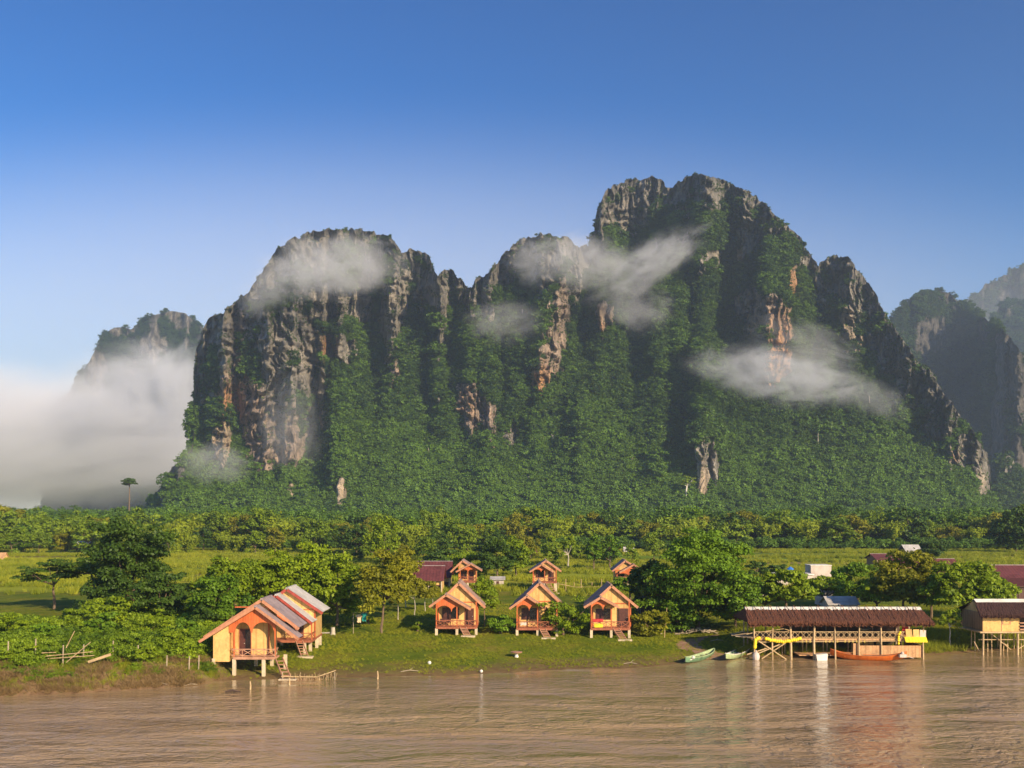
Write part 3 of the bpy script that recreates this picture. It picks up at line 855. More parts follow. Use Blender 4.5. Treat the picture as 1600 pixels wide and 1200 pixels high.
# pale bare trunks standing out of the canopy
tb = []
for k in range(3):
    m_ = MB().path([(0, 0, -.6), (.03 * k, 0, .4), (.02 - .02 * k, .02, 1.0)], [.035, .03, .02], 5).path([(.02, 0, .8), (.12, 0, 1.05)], .012, 4).path([(.0, 0, .7), (-.1, .02, 1.0)], .012, 4)
    me_ = bpy.data.meshes.new('trunk_shape'); me_.from_pydata(m_.v, [], m_.f); me_.materials.append(M['bark_pale'])
    tb.append(bpy.data.objects.new('trunk_shape', me_))
sel = rs.choice(52000, 40, replace=False)
scatter('pale_trunks', P1[sel], rs.uniform(7, 12, 40), rs.uniform(0, 1, 40), tb, 'pale bare trunks standing out of the mountain jungle')
# ---------------------------------------------------------------- mist and haze
def mist_mat(name, dens, scale, seed, cut=.42, soft=.35, stretch=(1, 1, 1), g=-.25, power=1.0):
    m = bpy.data.materials.new(name)
    m.use_nodes = True
    nt = m.node_tree; N = nt.nodes; L = nt.links
    N.remove(N["Principled BSDF"])
    pv = N.new("ShaderNodeVolumePrincipled")
    L.new(pv.outputs[0], N["Material Output"].inputs["Volume"])
    pv.inputs["Color"].default_value = (.84, .88, .97, 1)
    pv.inputs["Anisotropy"].default_value = g
    tc = N.new("ShaderNodeTexCoord")
    ln = N.new("ShaderNodeVectorMath"); ln.operation = 'LENGTH'
    L.new(tc.outputs['Object'], ln.inputs[0])
    r = ln.outputs['Value']
    fall = N.new("ShaderNodeMapRange"); fall.interpolation_type = 'SMOOTHSTEP'
    L.new(r, fall.inputs[0]); fall.inputs[1].default_value = 1.0; fall.inputs[2].default_value = .35
    fall.inputs[3].default_value = 0; fall.inputs[4].default_value = 1
    mp = N.new("ShaderNodeMapping"); mp.inputs['Location'].default_value = (seed * 3.7, seed * 1.3, seed * 2.1); mp.inputs['Scale'].default_value = stretch
    L.new(tc.outputs['Object'], mp.inputs['Vector'])
    nz = N.new("ShaderNodeTexNoise"); nz.inputs['Scale'].default_value = scale; nz.inputs['Detail'].default_value = 6; nz.inputs['Roughness'].default_value = .68
    nz.inputs['Distortion'].default_value = .9
    L.new(mp.outputs[0], nz.inputs['Vector'])
    # wisps: turbulence tears the edge of the patch
    lv = maths(nt, 'ADD', nz.outputs[0], maths(nt, 'MULTIPLY', fall.outputs[0], .30))
    mr = N.new("ShaderNodeMapRange"); L.new(lv, mr.inputs[0]); mr.interpolation_type = 'SMOOTHSTEP'
    mr.inputs[1].default_value = cut; mr.inputs[2].default_value = cut + soft
    k = maths(nt, 'MULTIPLY', mr.outputs[0], fall.outputs[0])
    L.new(maths(nt, 'MULTIPLY', k, dens), pv.inputs['Density'])
    return m

def mist(px, py, Y, rx, ry, depth, dens, seed, label, rot=0, scale=1.9, cut=.55, soft=.45, stretch=(1, 1, 1)):
    if Y is None:
        Y = min(main['surf'](px + a * rx * .5, py + c * ry * .5) for a in (-1, 0, 1) for c in (-1, 0, 1)) - depth * .35
    b = MB().ball((0, 0, 0), 1.0, n=16, m=10)
    o = b.build('mist', mist_mat('mist_air', dens, scale, seed, cut, soft, stretch), loc=(wx(px, Y), Y, wz(py, Y)))
    o.scale = (rx / F * Y, depth, ry / F * Y)
    o.rotation_euler = (0, R(rot), 0)
    return tag(o, label, None, None, 'stuff')

# fog bank on the left
mist(60, 705, 1300, 420, 118, 190, .022, 1, 'thick white fog bank lying left of the big mountain', cut=.38, soft=.4)
mist(215, 625, 1250, 190, 125, 150, .016, 2, 'veil of fog rising up the distant hill on the left', cut=.58, soft=.3, rot=-20)
mist(520, 760, 3000, 2000, 640, 500, .0014, 15, 'very wide thin mist whitening the low sky behind the mountains', cut=-.5, soft=.5, scale=.8)
mist(-20, 640, 1350, 300, 95, 150, .010, 3, 'thin fog at the left edge above the fog bank', cut=.35, soft=.5)
mist(335, 725, None, 85, 50, 60, .006, 12, 'faint fog creeping round the foot of the left cliff', cut=.60, soft=.25)
# cloud wisps hanging on the faces
W_ = (2.3, 1.2, 1.3)
mist(520, 418, None, 165, 66, 85, .016, 4, 'white cloud draped across the top of the left dome', rot=-6, cut=.60, soft=.30, stretch=W_)
mist(440, 445, None, 120, 52, 60, .014, 5, 'thin cloud trailing down the left shoulder of the left dome', rot=-30, cut=.61, soft=.30, stretch=W_)
mist(885, 410, None, 150, 60, 70, .016, 6, 'wisp of cloud in the saddle left of the highest peak', rot=0, cut=.60, soft=.30, stretch=W_)
mist(1010, 415, None, 160, 52, 60, .017, 7, 'slanting cloud wisp crossing the face of the highest peak', rot=-28, cut=.61, soft=.30, stretch=W_)
mist(1000, 478, None, 90, 66, 50, .009, 8, 'faint mist hanging below the slanting cloud wisp', cut=.64, soft=.22)
mist(1220, 588, None, 215, 62, 70, .021, 9, 'long band of white cloud below the orange cliff', rot=9, cut=.61, soft=.30, stretch=W_)
mist(1255, 540, None, 150, 60, 50, .011, 10, 'soft mist rising above the long cloud band', cut=.65, soft=.22, rot=20)
mist(790, 505, None, 100, 55, 40, .008, 11, 'small faint mist patch on the middle buttress', cut=.64, soft=.22)
mist(455, 665, None, 80, 120, 40, .005, 13, 'very thin mist in front of the left grey cliff', cut=.62, soft=.25)
mist(1370, 625, None, 80, 40, 40, .010, 14, 'last shreds of the cloud band over the right hand ridge', cut=.60, soft=.30, rot=30, stretch=W_)

hm = bpy.data.materials.new('haze_air'); hm.use_nodes = True
hn = hm.node_tree.nodes; hn.remove(hn["Principled BSDF"])
hv_ = hn.new("ShaderNodeVolumePrincipled")
hv_.inputs['Color'].default_value = (.56, .73, 1.0, 1)
hv_.inputs['Density'].default_value = .00015
hv_.inputs['Anisotropy'].default_value = 0.1
hm.node_tree.links.new(hv_.outputs[0], hn["Material Output"].inputs["Volume"])
hz = MB().box(-4500, 4500, -400, 5000, -5, 520).build('haze', hm)
tag(hz, 'thin blue morning haze filling the valley', None, None, 'stuff')
# ---------------------------------------------------------------- buildings
def line_z(a, b, x):
    return a[1] + (b[1] - a[1]) * (x - a[0]) / (b[0] - a[0] + 1e-9)

def gable_z(l, r, e, x):
    return line_z(l, r, x) if x < r[0] else line_z(r, e, x)

def bungalow(name, label, base, main, porch, body, floor, posts, rail, window=None, door=None, stair=None, stilts=None, pd=1.3, depth=4.2, tile='tile_tan', trim='red_trim',
             railm='rail', wing=None, arches=((0, .5), (.5, 1)), group='orange and cream stilt bungalows', fillx=None, drop=.55, wallm='cream', valm='orange', gap=.12):
    """all measures are photograph pixels, turned into metres at the depth each piece stands at"""
    X0, Y0, Z0 = ground_at(*base)
    root = empty(name, (X0, Y0, Z0), 0, label, 'bungalow', group)
    A = lambda p, d=0.0: (wx(p[0], Y0 + d) - X0, wz(p[1], Y0 + d) - Z0)
    m = [A(p, pd) for p in main]           # left eave, ridge, right eave
    q = [A(p, -.1) for p in porch]
    t = .09
    # roofs
    rf = MB()
    rf.slab(*m[0], *m[1], pd - .35, pd + depth + .3, t); rf.slab(*m[1], *m[2], pd - .352, pd + depth + .3, t)
    rf.box(m[1][0] - .09, m[1][0] + .09, pd - .34, pd + depth + .28, m[1][1] + .05, m[1][1] + .15)
    roof = rf.build('roof', M[tile], root)
    tr = MB()
    for a, b in ((m[0], m[1]), (m[1], m[2])):
        tr.slab(a[0], a[1] - .17, b[0], b[1] - .17, pd - .41, pd - .355, .25)
    tr.build('bargeboard', M[trim], roof)
    pr = MB()
    pr.slab(*q[0], *q[1], -.45, pd + .25, t * .9); pr.slab(*q[1], *q[2], -.452, pd + .25, t * .9)
    pr.box(q[1][0] - .08, q[1][0] + .08, -.44, pd, q[1][1] + .04, q[1][1] + .13)
    proof = pr.build('porch_roof', M[tile], root)
    tr = MB()
    for a, b in ((q[0], q[1]), (q[1], q[2])):
        tr.slab(a[0], a[1] - .15, b[0], b[1] - .15, -.51, -.455, .22)
    tr.build('bargeboard', M[trim], proof)
    # body
    fz = A((0, floor))[1]
    b0, b1 = A((body[0], 0), pd)[0], A((body[1], 0), pd)[0]
    poly = [(b0, fz), (b1, fz), (b1, gable_z(*m, b1) - .03), (m[1][0], m[1][1] - .03), (b0, gable_z(*m, b0) - .03)]
    wall = MB().prism(poly, pd, pd + depth).build('wall', M[wallm], root)
    cr = MB()
    for xx in (b0, b1):
        cr.box(xx - .06, xx + .06, pd - .05, pd + .06, fz, gable_z(*m, xx) - .08)
    zz = (gable_z(*m, b1) - .25)
    cr.box(b0 + .06, b1 - .06, pd - .035, pd + .02, zz, zz + .10)
    cr.build('corner_post', M['orange'], wall)
    # porch floor
    f0, f1 = A((posts[0], 0))[0] - .1, A((posts[-1], 0))[0] + .1
    fl = MB().box(f0, f1, -.08, pd - .002, fz - .16, fz - .01)
    fl.box(f0 + .05, f1 - .05, -.14, -.082, fz - .22, fz - .03)
    fl.build('porch_floor', M[railm], root)
    fb = MB().box(b0 - .04, b1 + .04, pd + .002, pd + depth + .02, fz - .18, fz - .002).build('floor_beam', M['rail'], root)
    # front fill with arches
    v0, v1 = (A((x, 0))[0] for x in (fillx or (posts[0], posts[-1] if q[2][0] > A((posts[-1], 0))[0] else porch[2][0] - 6)))
    n = 40
    vb = MB(); pts = []
    for i in range(n + 1):
        u = i / n; x = v0 + (v1 - v0) * u
        top = gable_z(*q, x) - .01
        side = min(gable_z(*q, v0), gable_z(*q, v1)) - drop
        bot = side
        for a0, a1 in arches:
            if a0 <= u <= a1:
                k = (u - a0) / (a1 - a0) * 2 - 1
                bot = side + drop * 1.15 * math.sqrt(max(0, 1 - k * k)) - .02
        pts.append((x, min(bot, top - .06), top))
    vs = []
    for x, lo, hi in pts: vs += [(x, -.05, lo), (x, -.05, hi), (x, .01, lo), (x, .01, hi)]
    fs = []
    for i in range(n):
        a, b = 4 * i, 4 * i + 4
        fs += [(a, b, b + 1, a + 1), (a + 2, a + 3, b + 3, b + 2), (a, a + 2, b + 2, b), (a + 1, b + 1, b + 3, a + 3)]
    fs += [(0, 1, 3, 2), (4 * n, 4 * n + 2, 4 * n + 3, 4 * n + 1)]
    vb.add(vs, fs); vb.build('arched_gable_board', M[valm], root)
    # posts and stilts
    for x in posts:
        lx = A((x, 0))[0]
        top = gable_z(*q, lx) if q[0][0] < lx < q[2][0] else gable_z(*m, lx) - .1
        MB().box(lx - .055, lx + .055, -.062, .05, fz - .01, max(top - .02, fz + 1)).build('post', M['orange'], root)
    for x, d in (stilts or [(p, 0.0) for p in posts] + [(body[0] + 2, pd + depth - .4), (body[1] - 2, pd + depth - .4)]):
        lx = A((x, 0), d)[0]
        gzz = float(gz(X0 + lx, Y0 + d)) - Z0
        MB().box(lx - .13, lx + .13, d - .12, d + .14, gzz - .3, fz - (.16 if d < pd else .18)).build('stilt', M['concrete'], root)
    # railing with crossed bars
    r0, r1 = A((rail[0], 0))[0], A((rail[1], 0))[0]
    h = .62 * (rail[2] if len(rail) > 2 else 1)
    rb = MB()
    rb.box(r0, r1, -.10, -.04, fz + h - .04, fz + h + .03); rb.box(r0, r1, -.095, -.045, fz + .06, fz + .11)
    nn = max(2, int((r1 - r0) / .75))
    for i in range(nn):
        xa, xb = r0 + (r1 - r0) * i / nn, r0 + (r1 - r0) * (i + 1) / nn
        rb.beam((xa, -.07, fz + .1), (xb, -.07, fz + h - .03), .035, .045)
        rb.beam((xa, -.065, fz + h - .03), (xb, -.065, fz + .1), .035, .045)
        rb.box(xb - .025, xb + .025, -.10, -.04, fz, fz + h)
    for xe in (r0, r1):     # side returns
        rb.box(xe - .03, xe + .03, -.04, pd - .05, fz + h - .04, fz + h + .02)
        rb.beam((xe, -.04, fz + .1), (xe, pd - .1, fz + h - .04), .035, .045); rb.beam((xe, -.04, fz + h - .04), (xe, pd - .1, fz + .1), .03, .04)
    rb.build('railing', M[railm], root)
    if window:
        (x0, z1), (x1, z0) = A(window[:2], pd), A(window[2:], pd)
        w_ = MB()
        for a in ((x0 - .06, x0 + .02, z0 - .06, z1 + .06), (x1 - .02, x1 + .06, z0 - .06, z1 + .06), ((x0 + x1) / 2 - .04, (x0 + x1) / 2 + .04, z0, z1)):
            w_.box(a[0], a[1], pd - .07, pd + .01, a[2], a[3])
        w_.box(x0 + .02, x1 - .02, pd - .068, pd + .01, z0 - .06, z0 + .02); w_.box(x0 + .02, x1 - .02, pd - .068, pd + .01, z1 - .02, z1 + .06)
        wo = w_.build('window', M['dark_wood'], root)
        MB().box(x0 + .02, x1 - .02, pd - .03, pd + .01, z0, z1).build('pane', M['glass'], wo)
        MB().box(x0 + .05, (x0 + x1) / 2 - .07, pd - .05, pd - .032, z0 + .04, z1 - .04).build('shutter', M['dark_wood'], wo)
    if door:
        (x0, z1), (x1, z0) = A(door[:2], pd), A(door[2:], pd)
        fr = MB().box(x0 - .05, x0, pd - .07, pd + .01, fz, z1 + .05).box(x1, x1 + .05, pd - .07, pd + .01, fz, z1 + .05).box(x0, x1, pd - .07, pd + .01, z1, z1 + .05)
        do = fr.build('door_frame', M['rail'], root)
        if wing:      # one leaf reads as open; a dark panel paints the unlit room
            xm = (x0 + x1) / 2
            d_ = MB().box(x0, xm, pd - .05, pd + .01, fz, z1).build('door', M['dark_wood'], root)
            MB().ball((xm - .07, pd - .07, fz + .95), .035).build('handle', M['white'], d_)
            MB().box(xm, x1, pd - .02, pd + .01, fz, z1).build('dark_room_panel', M['glass'], root)
        else:
            d_ = MB().box(x0, x1, pd - .05, pd + .01, fz, z1).build('door', M['dark_wood'], root)
            MB().ball((x1 - .1, pd - .07, fz + .9), .03).build('handle', M['white'], d_)
    if wing:
        x0, x1 = A((wing[0], 0))[0], A((wing[1], 0))[0]
        z0 = A((0, wing[2]))[1]
        MB().prism([(x0, z0), (x1, z0), (x1, gable_z(*q, x1) - .02), (x0, gable_z(*q, x0) - .02)], -.045 + .06, pd + depth - .5).build('side_room', M['cream_side'], root)
    if stair:
        (xa, za), (xb, zb) = A(stair[:2]), A(stair[2:])
        za = fz - .05
        zb = float(gz(X0 + xb, Y0 - .9)) - Z0
        s_ = MB()
        for off in (0, .75):
            s_.beam((xa + off * .25, -.1 + off * .0 - (0 if off else .0), za), (xb + off * .25, -.9, zb), .05, .14) if off == 0 else s_.beam((xa + .62, -.1, za), (xb + .62, -.9, zb), .05, .14)
        for k in range(1, 6):
            u = k / 6
            p = Vector((xa, -.1, za)).lerp(Vector((xb, -.9, zb)), u)
            s_.box(p.x, p.x + .62, p.y - .1, p.y + .1, p.z - .02, p.z + .03)
        s_.build('staircase', M['pinkrail'], root)
        MB().box(xb - .3, xb + 1.1, -1.5, -.85, zb - .1, zb + .07).build('step_slab', M['concrete'], root)
    return root, (X0, Y0, Z0)

b1 = bungalow('bungalow', 'large orange gabled bungalow with lean-to side room, nearest the river on the left', (392, 1056), [(322, 994), (410, 937), (467, 981)], [(314, 1001), (400, 948), (467, 997)], (366, 420), 1026,
              [366, 430], (362, 430), None, (375, 983, 392, 1025), (430, 1028, 447, 1058), [(334, .1), (344, 1.6), (366, 0), (412, 0), (446, 2.6), (400, 3.4), (358, 3.4), (425, 3.6)], pd=1.1, depth=2.9,
              tile='tile_lilac', trim='red_trim', railm='pinkrail', wing=(333, 358, 1034), arches=((.13, .47), (.5, .98)), fillx=(358, 430), drop=.75)
b2 = bungalow('bungalow', 'bungalow with silvery metal roof and dark red bargeboards, behind the large riverside one', (462, 1022), [(390, 966), (449, 920), (504, 957)], [(388, 968), (432, 930), (488, 973)], (424, 492), 1000,
              [430, 462, 487], (448, 487), (444, 962, 458, 982), (466, 968, 474, 999), (462, 1000, 474, 1022), [(476, 0), (485, 1.5), (430, 0), (495, 3.4), (500, 4.6), (440, 4)], pd=1.8, depth=3.4,
              tile='tin', trim='rust_trim', arches=((.0, .5), (.5, 1)), drop=.5)
h1 = bungalow('bungalow', 'small orange stilt bungalow, leftmost of the three facing the river', (714, 992), [(678, 949), (717, 911), (757, 948)], [(672, 947), (697, 929), (735, 951)], (685, 746), 979,
              [682, 714, 744], (681, 745), (692, 950, 716, 966), (727, 951, 740, 979), (718, 980, 726, 992))
h2 = bungalow('bungalow', 'small stilt bungalow half hidden by a leafy bush, middle of the three facing the river', (840, 993), [(804, 947), (843, 911), (880, 946)], [(797, 950), (823, 931), (852, 950)], (811, 870), 981,
              [808, 840, 870], (807, 870), (816, 951, 838, 967), (852, 951, 864, 981), (842, 982, 850, 993))
h3 = bungalow('bungalow', 'small stilt bungalow with red cloth on its rail, rightmost of the three facing the river', (955, 996), [(918, 948), (955, 915), (995, 948)], [(913, 948), (938, 933), (966, 948)], (926, 985), 981,
              [924, 955, 983], (924, 983), (932, 952, 954, 967), (967, 951, 981, 981), (957, 982, 968, 996))
h4 = bungalow('bungalow', 'tiny orange bungalow on tall pale stilts behind the middle river bungalow', (850, 926), [(829, 892), (853, 876), (876, 892)], [(828, 893), (846, 882), (864, 893)], (834, 869), 909,
              [833, 851, 869], (833, 869), (838, 892, 849, 902), (857, 893, 865, 909), (851, 910, 862, 926), pd=1.1, depth=3.6, drop=.35)
h5 = bungalow('bungalow', 'orange bungalow half hidden behind the big dark green tree', (980, 924), [(957, 892), (977, 876), (1000, 890)], [(968, 894), (990, 882), (1006, 893)], (962, 998), 908,
              [964, 982, 1000], (964, 1000), (966, 894, 975, 904), (984, 893, 992, 908), None, pd=1.1, depth=3.6, drop=.35)
h6 = bungalow('bungalow', 'orange bungalow standing at the right end of the long maroon roofed house', (730, 925), [(705, 893), (723, 876), (745, 890)], [(713, 893), (736, 881), (753, 891)], (717, 744), 908,
              [719, 731, 744], (719, 744), (721, 893, 729, 904), (733, 893, 740, 908), None, pd=1.2, depth=3.6, drop=.35)
def on_porch(b, px, py, d=0.0):
    X0, Y0, Z0 = b[1]
    return (wx(px, Y0 + d), Y0 + d, wz(py, Y0 + d))

def thing_mb(name, mb, mat, loc, label, cat, group=None):
    o = mb.build(name, M[mat], None, loc)
    return tag(o, label, cat, group)

p = on_porch(h3, 934, 969, -.13)
c = MB()
for i in range(8):
    c.box(-.5 + i * .13, -.38 + i * .13, -.03 - .015 * (i % 2), .0, -.16, .13)
thing_mb('cloth', c, 'redcloth', p, 'red cloth hung over the porch rail of the rightmost river bungalow', 'cloth')
p = on_porch(h3, 935, 978, -.15)
c = MB()
for i in range(6):
    c.box(-.4 + i * .14, -.27 + i * .14, -.035 - .015 * (i % 2), .0, -.15, .26 - .03 * (i % 3))
thing_mb('cloth', c, 'yellow', p, 'yellow cloth hung below the red one on the same porch rail', 'cloth')

p = on_porch(h2, 818, 973, -.13)
c = MB()
for i in range(5): c.box(-.3 + i * .12, -.18 + i * .12, -.03 - .02 * (i % 2), .0, -.28 + .04 * (i % 3), .03)
thing_mb('towel', c, 'pinkwhite', p, 'pale towel drying on the porch rail of the middle river bungalow', 'towel')
p = on_porch(h1, 696, 974, .55)
t_ = empty('bench', (p[0], p[1], p[2] - .3), 0, 'low dark bench on the porch of the leftmost river bungalow', 'bench')
MB().box(-.55, .55, -.16, .16, .36, .42).build('seat', M['dark_wood'], t_)
MB().box(-.55, .55, .14, .18, .42, .75).build('backrest', M['dark_wood'], t_)
for sx in (-.48, .48): MB().box(sx - .04, sx + .04, -.14, .14, -.05, .36).build('leg', M['dark_wood'], t_)
# long maroon roofed house behind the left bungalow of the three
def longhouse(name, label, pxl, pxr, ridge, eave, base, Yd, wall='cream_side', roofm='maroon', depth=5.0, posts=6, cat='house', group=None, floor=None, gable=True):
    X0 = wx((pxl + pxr) / 2, Yd); Zg = float(gz(X0, Yd))
    root = empty(name, (X0, Yd, Zg), 0, label, cat, group)
    a, b = wx(pxl, Yd) - X0, wx(pxr, Yd) - X0
    ze = wz(eave, Yd - .5) - Zg; zr = wz(ridge, Yd + depth / 2) - Zg
    zf = (wz(floor, Yd) - Zg) if floor else .05
    r = MB()
    r.prism_x([(-.5, ze), (depth / 2, zr), (depth / 2, zr + .10), (-.5, ze + .12)], a - .35, b + .35)
    r.prism_x([(depth / 2, zr), (depth + .5, ze), (depth + .5, ze + .12), (depth / 2, zr + .10)], a - .352, b + .352)
    ro = r.build('roof', M[roofm], root)
    MB().box(a - .36, b + .36, depth / 2 - .12, depth / 2 + .12, zr + .07, zr + .17).build('ridge_cap', M['tile_lilac' if roofm.startswith('maroon') else 'tin'], ro)
    w_ = MB().prism_x([(0, zf), (depth, zf), (depth, ze + .2), (depth / 2, zr - .05), (0, ze + .2)], a, b).build('wall', M[wall], root)
    n = posts
    for i in range(n):
        x = a + (b - a) * i / (n - 1)
        MB().box(x - .07, x + .07, -.35, -.22, -.2, ze + .02).build('post', M['concrete'], root)
    for i in range(n - 1):
        x = a + (b - a) * (i + .5) / (n - 1)
        hh = ze - zf
        k = MB().box(x - .42, x + .42, -.03, .02, zf + hh * .28, zf + hh * .72)
        wo = k.build('window', M['dark_wood'], root)
        MB().box(x - .33, x + .33, -.05, -.031, zf + hh * .34, zf + hh * .66).build('pane', M['glass'], wo)
    if floor:
        for i in range(n):
            x = a + (b - a) * (i + .02) / (n - .9)
            MB().box(x - .1, x + .1, .1, .3, -.2, zf).build('stilt', M['concrete'], root)
    return root
longhouse('longhouse', 'long house with dull maroon tiled roof, left of the small back bungalow', 652, 702, 878, 903, 935, 152, wall='cream', depth=6, floor=925)
longhouse('longhouse', 'lower maroon roofed wing standing in front of the long house', 640, 690, 885, 908, 940, 143, wall='cream', depth=5, floor=930)

# little grey shed between the huts
def shed(name, label, x0, x1, ytop, Yd, wall, roofm, cat='shed', rise=.5, depth=3.5, group=None, over=.25, hgt=None, rows=1):
    X0 = wx((x0 + x1) / 2, Yd); Zg = float(gz(X0, Yd))
    root = empty(name, (X0, Yd, Zg), 0, label, cat, group)
    a, b = wx(x0, Yd) - X0, wx(x1, Yd) - X0
    zt = wz(ytop, Yd) - Zg
    zw = zt - rise
    MB().prism_x([(0, -.1), (depth, -.1), (depth, zw), (depth / 2, zw + rise - .03), (0, zw)], a, b).build('wall', M[wall], root)
    r = MB()
    r.prism_x([(-over, zw - .05), (depth / 2, zt), (depth / 2, zt + .07), (-over, zw + .03)], a - over, b + over)
    r.prism_x([(depth / 2, zt), (depth + over, zw - .05), (depth + over, zw + .03), (depth / 2, zt + .07)], a - over - .002, b + over + .002)
    r.build('roof', M[roofm], root)
    MB().box(a + (b - a) * .4, a + (b - a) * .62, -.04, .02, 0, zw * .75).build('door', M['dark_wood'], root)
    return root
shed('shed', 'small pale washhouse with flat grey roof between the left and middle bungalows', 768, 787, 902, 158, 'pinkwhite', 'tin', rise=.35, depth=2.5)
shed('shed', 'weathered dark wooden house in the shade of the big green tree', 1001, 1043, 926, 118, 'darkwood2', 'darkwood2', 'house', rise=1.0, depth=4)
shed('shed', 'grey tin roofed hut glimpsed between tree and long pier restaurant', 1172, 1200, 918, 135, 'pinkwhite', 'tin', rise=.7, depth=4)
shed('shed', 'pale tin roof slope showing above the middle of the pier restaurant', 1292, 1322, 914, 125, 'pinkwhite', 'tin', rise=1.6, depth=5)
shed('shed', 'low tin roof just behind the pier restaurant ridge', 1296, 1340, 934, 118, 'pinkwhite', 'tin', rise=.8, depth=3)
shed('shed', 'small tin roof peeping between the trees right of the white block', 1355, 1384, 909, 150, 'pinkwhite', 'tin', rise=.7, depth=3)
shed('farm_hut', 'far grey roofed farm hut before the woodland on the right', 1418, 1442, 852, 262, 'darkwood2', 'tin', 'hut', rise=2.0, depth=7)
shed('farm_hut', 'tiny red farm hut far off in the middle of the fields', 828, 838, 856, 270, 'rail', 'maroon', 'hut', rise=1.4, depth=3)
shed('farm_hut', 'tiny grey open shelter far off in the fields right of centre', 976, 990, 855, 280, 'white', 'tin', 'hut', rise=1.3, depth=3)
shed('farm_hut', 'grey sheet roof half buried in the trees on the left', 119, 137, 846, 296, 'darkwood2', 'tin', 'hut', rise=.8, depth=4)
shed('farm_hut', 'small thatched shelter at the extreme left edge of the fields', -8, 4, 864, 240, 'cream_side', 'weave', 'hut', rise=1.6, depth=3)
longhouse('house', 'long low house with maroon roof, left of the other maroon roofs on the right', 1370, 1402, 866, 875, 900, 205, depth=6, cat='house', wall='tan_wall')
longhouse('house', 'long maroon roof reaching behind the trees on the right', 1402, 1468, 872, 884, 900, 190, depth=6, cat='house', wall='tan_wall')
longhouse('house', 'maroon roof stepping down among the right hand trees', 1460, 1500, 874, 896, 905, 172, depth=6, cat='house', wall='cream')
longhouse('house', 'broad maroon roof at the right edge behind the trees', 1553, 1640, 884, 908, 915, 146, depth=7, cat='house', wall='cream')
shed('shed', 'black roofed shed cut off by the right edge', 1578, 1612, 905, 130, 'darkwood2', 'dark_wood', rise=.9, depth=3)
# white block building and tank roof
X0, Y0_ = wx(1283, 165), 165; Zg = 2.0
r_ = empty('concrete_building', (X0, Y0_, Zg), 0, 'white windowless concrete block rising above the trees on the right', 'building')
zt = wz(884, Y0_) - Zg
MB().box(-1.65, 1.65, 0, 3.2, -.1, zt).build('wall', M['pinkwhite'], r_)
MB().box(-1.72, 1.72, -.07, 3.27, zt + .001, zt + .12).build('roof_slab', M['white'], r_)
X0, Y0_ = wx(1238, 160), 160
r_ = empty('flat_roofed_house', (X0, Y0_, Zg), 0, 'low house with pale flat roof left of the white block', 'house')
zt = wz(897, Y0_) - Zg
MB().box(-2.6, 3.2, 0, 4, -.1, zt - .15).build('wall', M['pinkwhite'], r_)
MB().box(-2.8, 3.4, -.2, 4.2, zt - .148, zt).build('roof', M['white'], r_)
t_ = MB().tube((0, 0, 0), (0, 0, .8), .55, .55, 14).tube((0, 0, .8), (0, 0, 1.0), .5, .18, 14).tube((0, 0, 1.0), (0, 0, 1.08), .18, .18, 10)
thing_mb('water_tank', t_, 'blue', (X0 + .0, Y0_ + 1.2, Zg + zt), 'blue plastic water tank on the pale flat roof', 'tank')
M['dullyellow'] = simple('dull_yellow_cloth', (.38, .28, .04), (.55, .42, .08), 4.0, .8)
# ---------------------------------------------------------------- pier restaurant on stilts
YR = 94.0
def RX(px, d=0): return wx(px, YR + d)
def RZ(py, d=0): return wz(py, YR + d)
root = empty('pier_restaurant', (RX(1305), YR, 0), 0, 'long thatched bamboo restaurant standing on stilts over the river', 'restaurant')
ox = RX(1305)
def L_(px, d=0): return RX(px, d) - ox
ez, rz_ = RZ(973, -.6), RZ(950, 2.2)
xl, xr = L_(1176), L_(1446)
dp = 5.0
th = MB()
rsr = np.random.RandomState(3)
nx_, ny_ = 220, 10
rows_ = []
for side in (0, 1):
    V = []
    for j in range(ny_ + 1):
        v = j / ny_
        for i in range(nx_ + 1):
            u = i / nx_
            e0, e1 = L_(1166), L_(1456)
            r0, r1 = L_(1165, 2), L_(1441, 2)
            x = (e0 + (e1 - e0) * u) * (1 - v) + (r0 + (r1 - r0) * u) * v
            y = (-.7 + (dp / 2 + .7) * v) if side == 0 else (dp + .7 - (dp / 2 + .7) * v)
            z = ez + (rz_ - ez) * v
            if j == 0: z += rsr.uniform(-.16, .05) - .05; 
            z += rsr.uniform(-.03, .03)
            V.append((x, y, z))
    F_ = []
    for j in range(ny_):
        for i in range(nx_):
            a = j * (nx_ + 1) + i
            F_.append((a, a + 1, a + nx_ + 2, a + nx_ + 1))
    th.add(V, F_)
    th.add([(x, y, z - .22) for x, y, z in V], [f[::-1] for f in F_])
# shaggy fringe
for i in range(420):
    u = rsr.uniform(0, 1); x = L_(1166) + (L_(1456) - L_(1166)) * u
    z = ez + rsr.uniform(-.05, .05)
    w_ = rsr.uniform(.03, .07)
    th.add([(x, -.72, z), (x + w_, -.73, z), (x + w_ + rsr.uniform(-.08, .08), -.78, z - rsr.uniform(.08, .24)), (x + rsr.uniform(-.05, .05), -.77, z - rsr.uniform(.08, .22))], [(0, 1, 2, 3)])
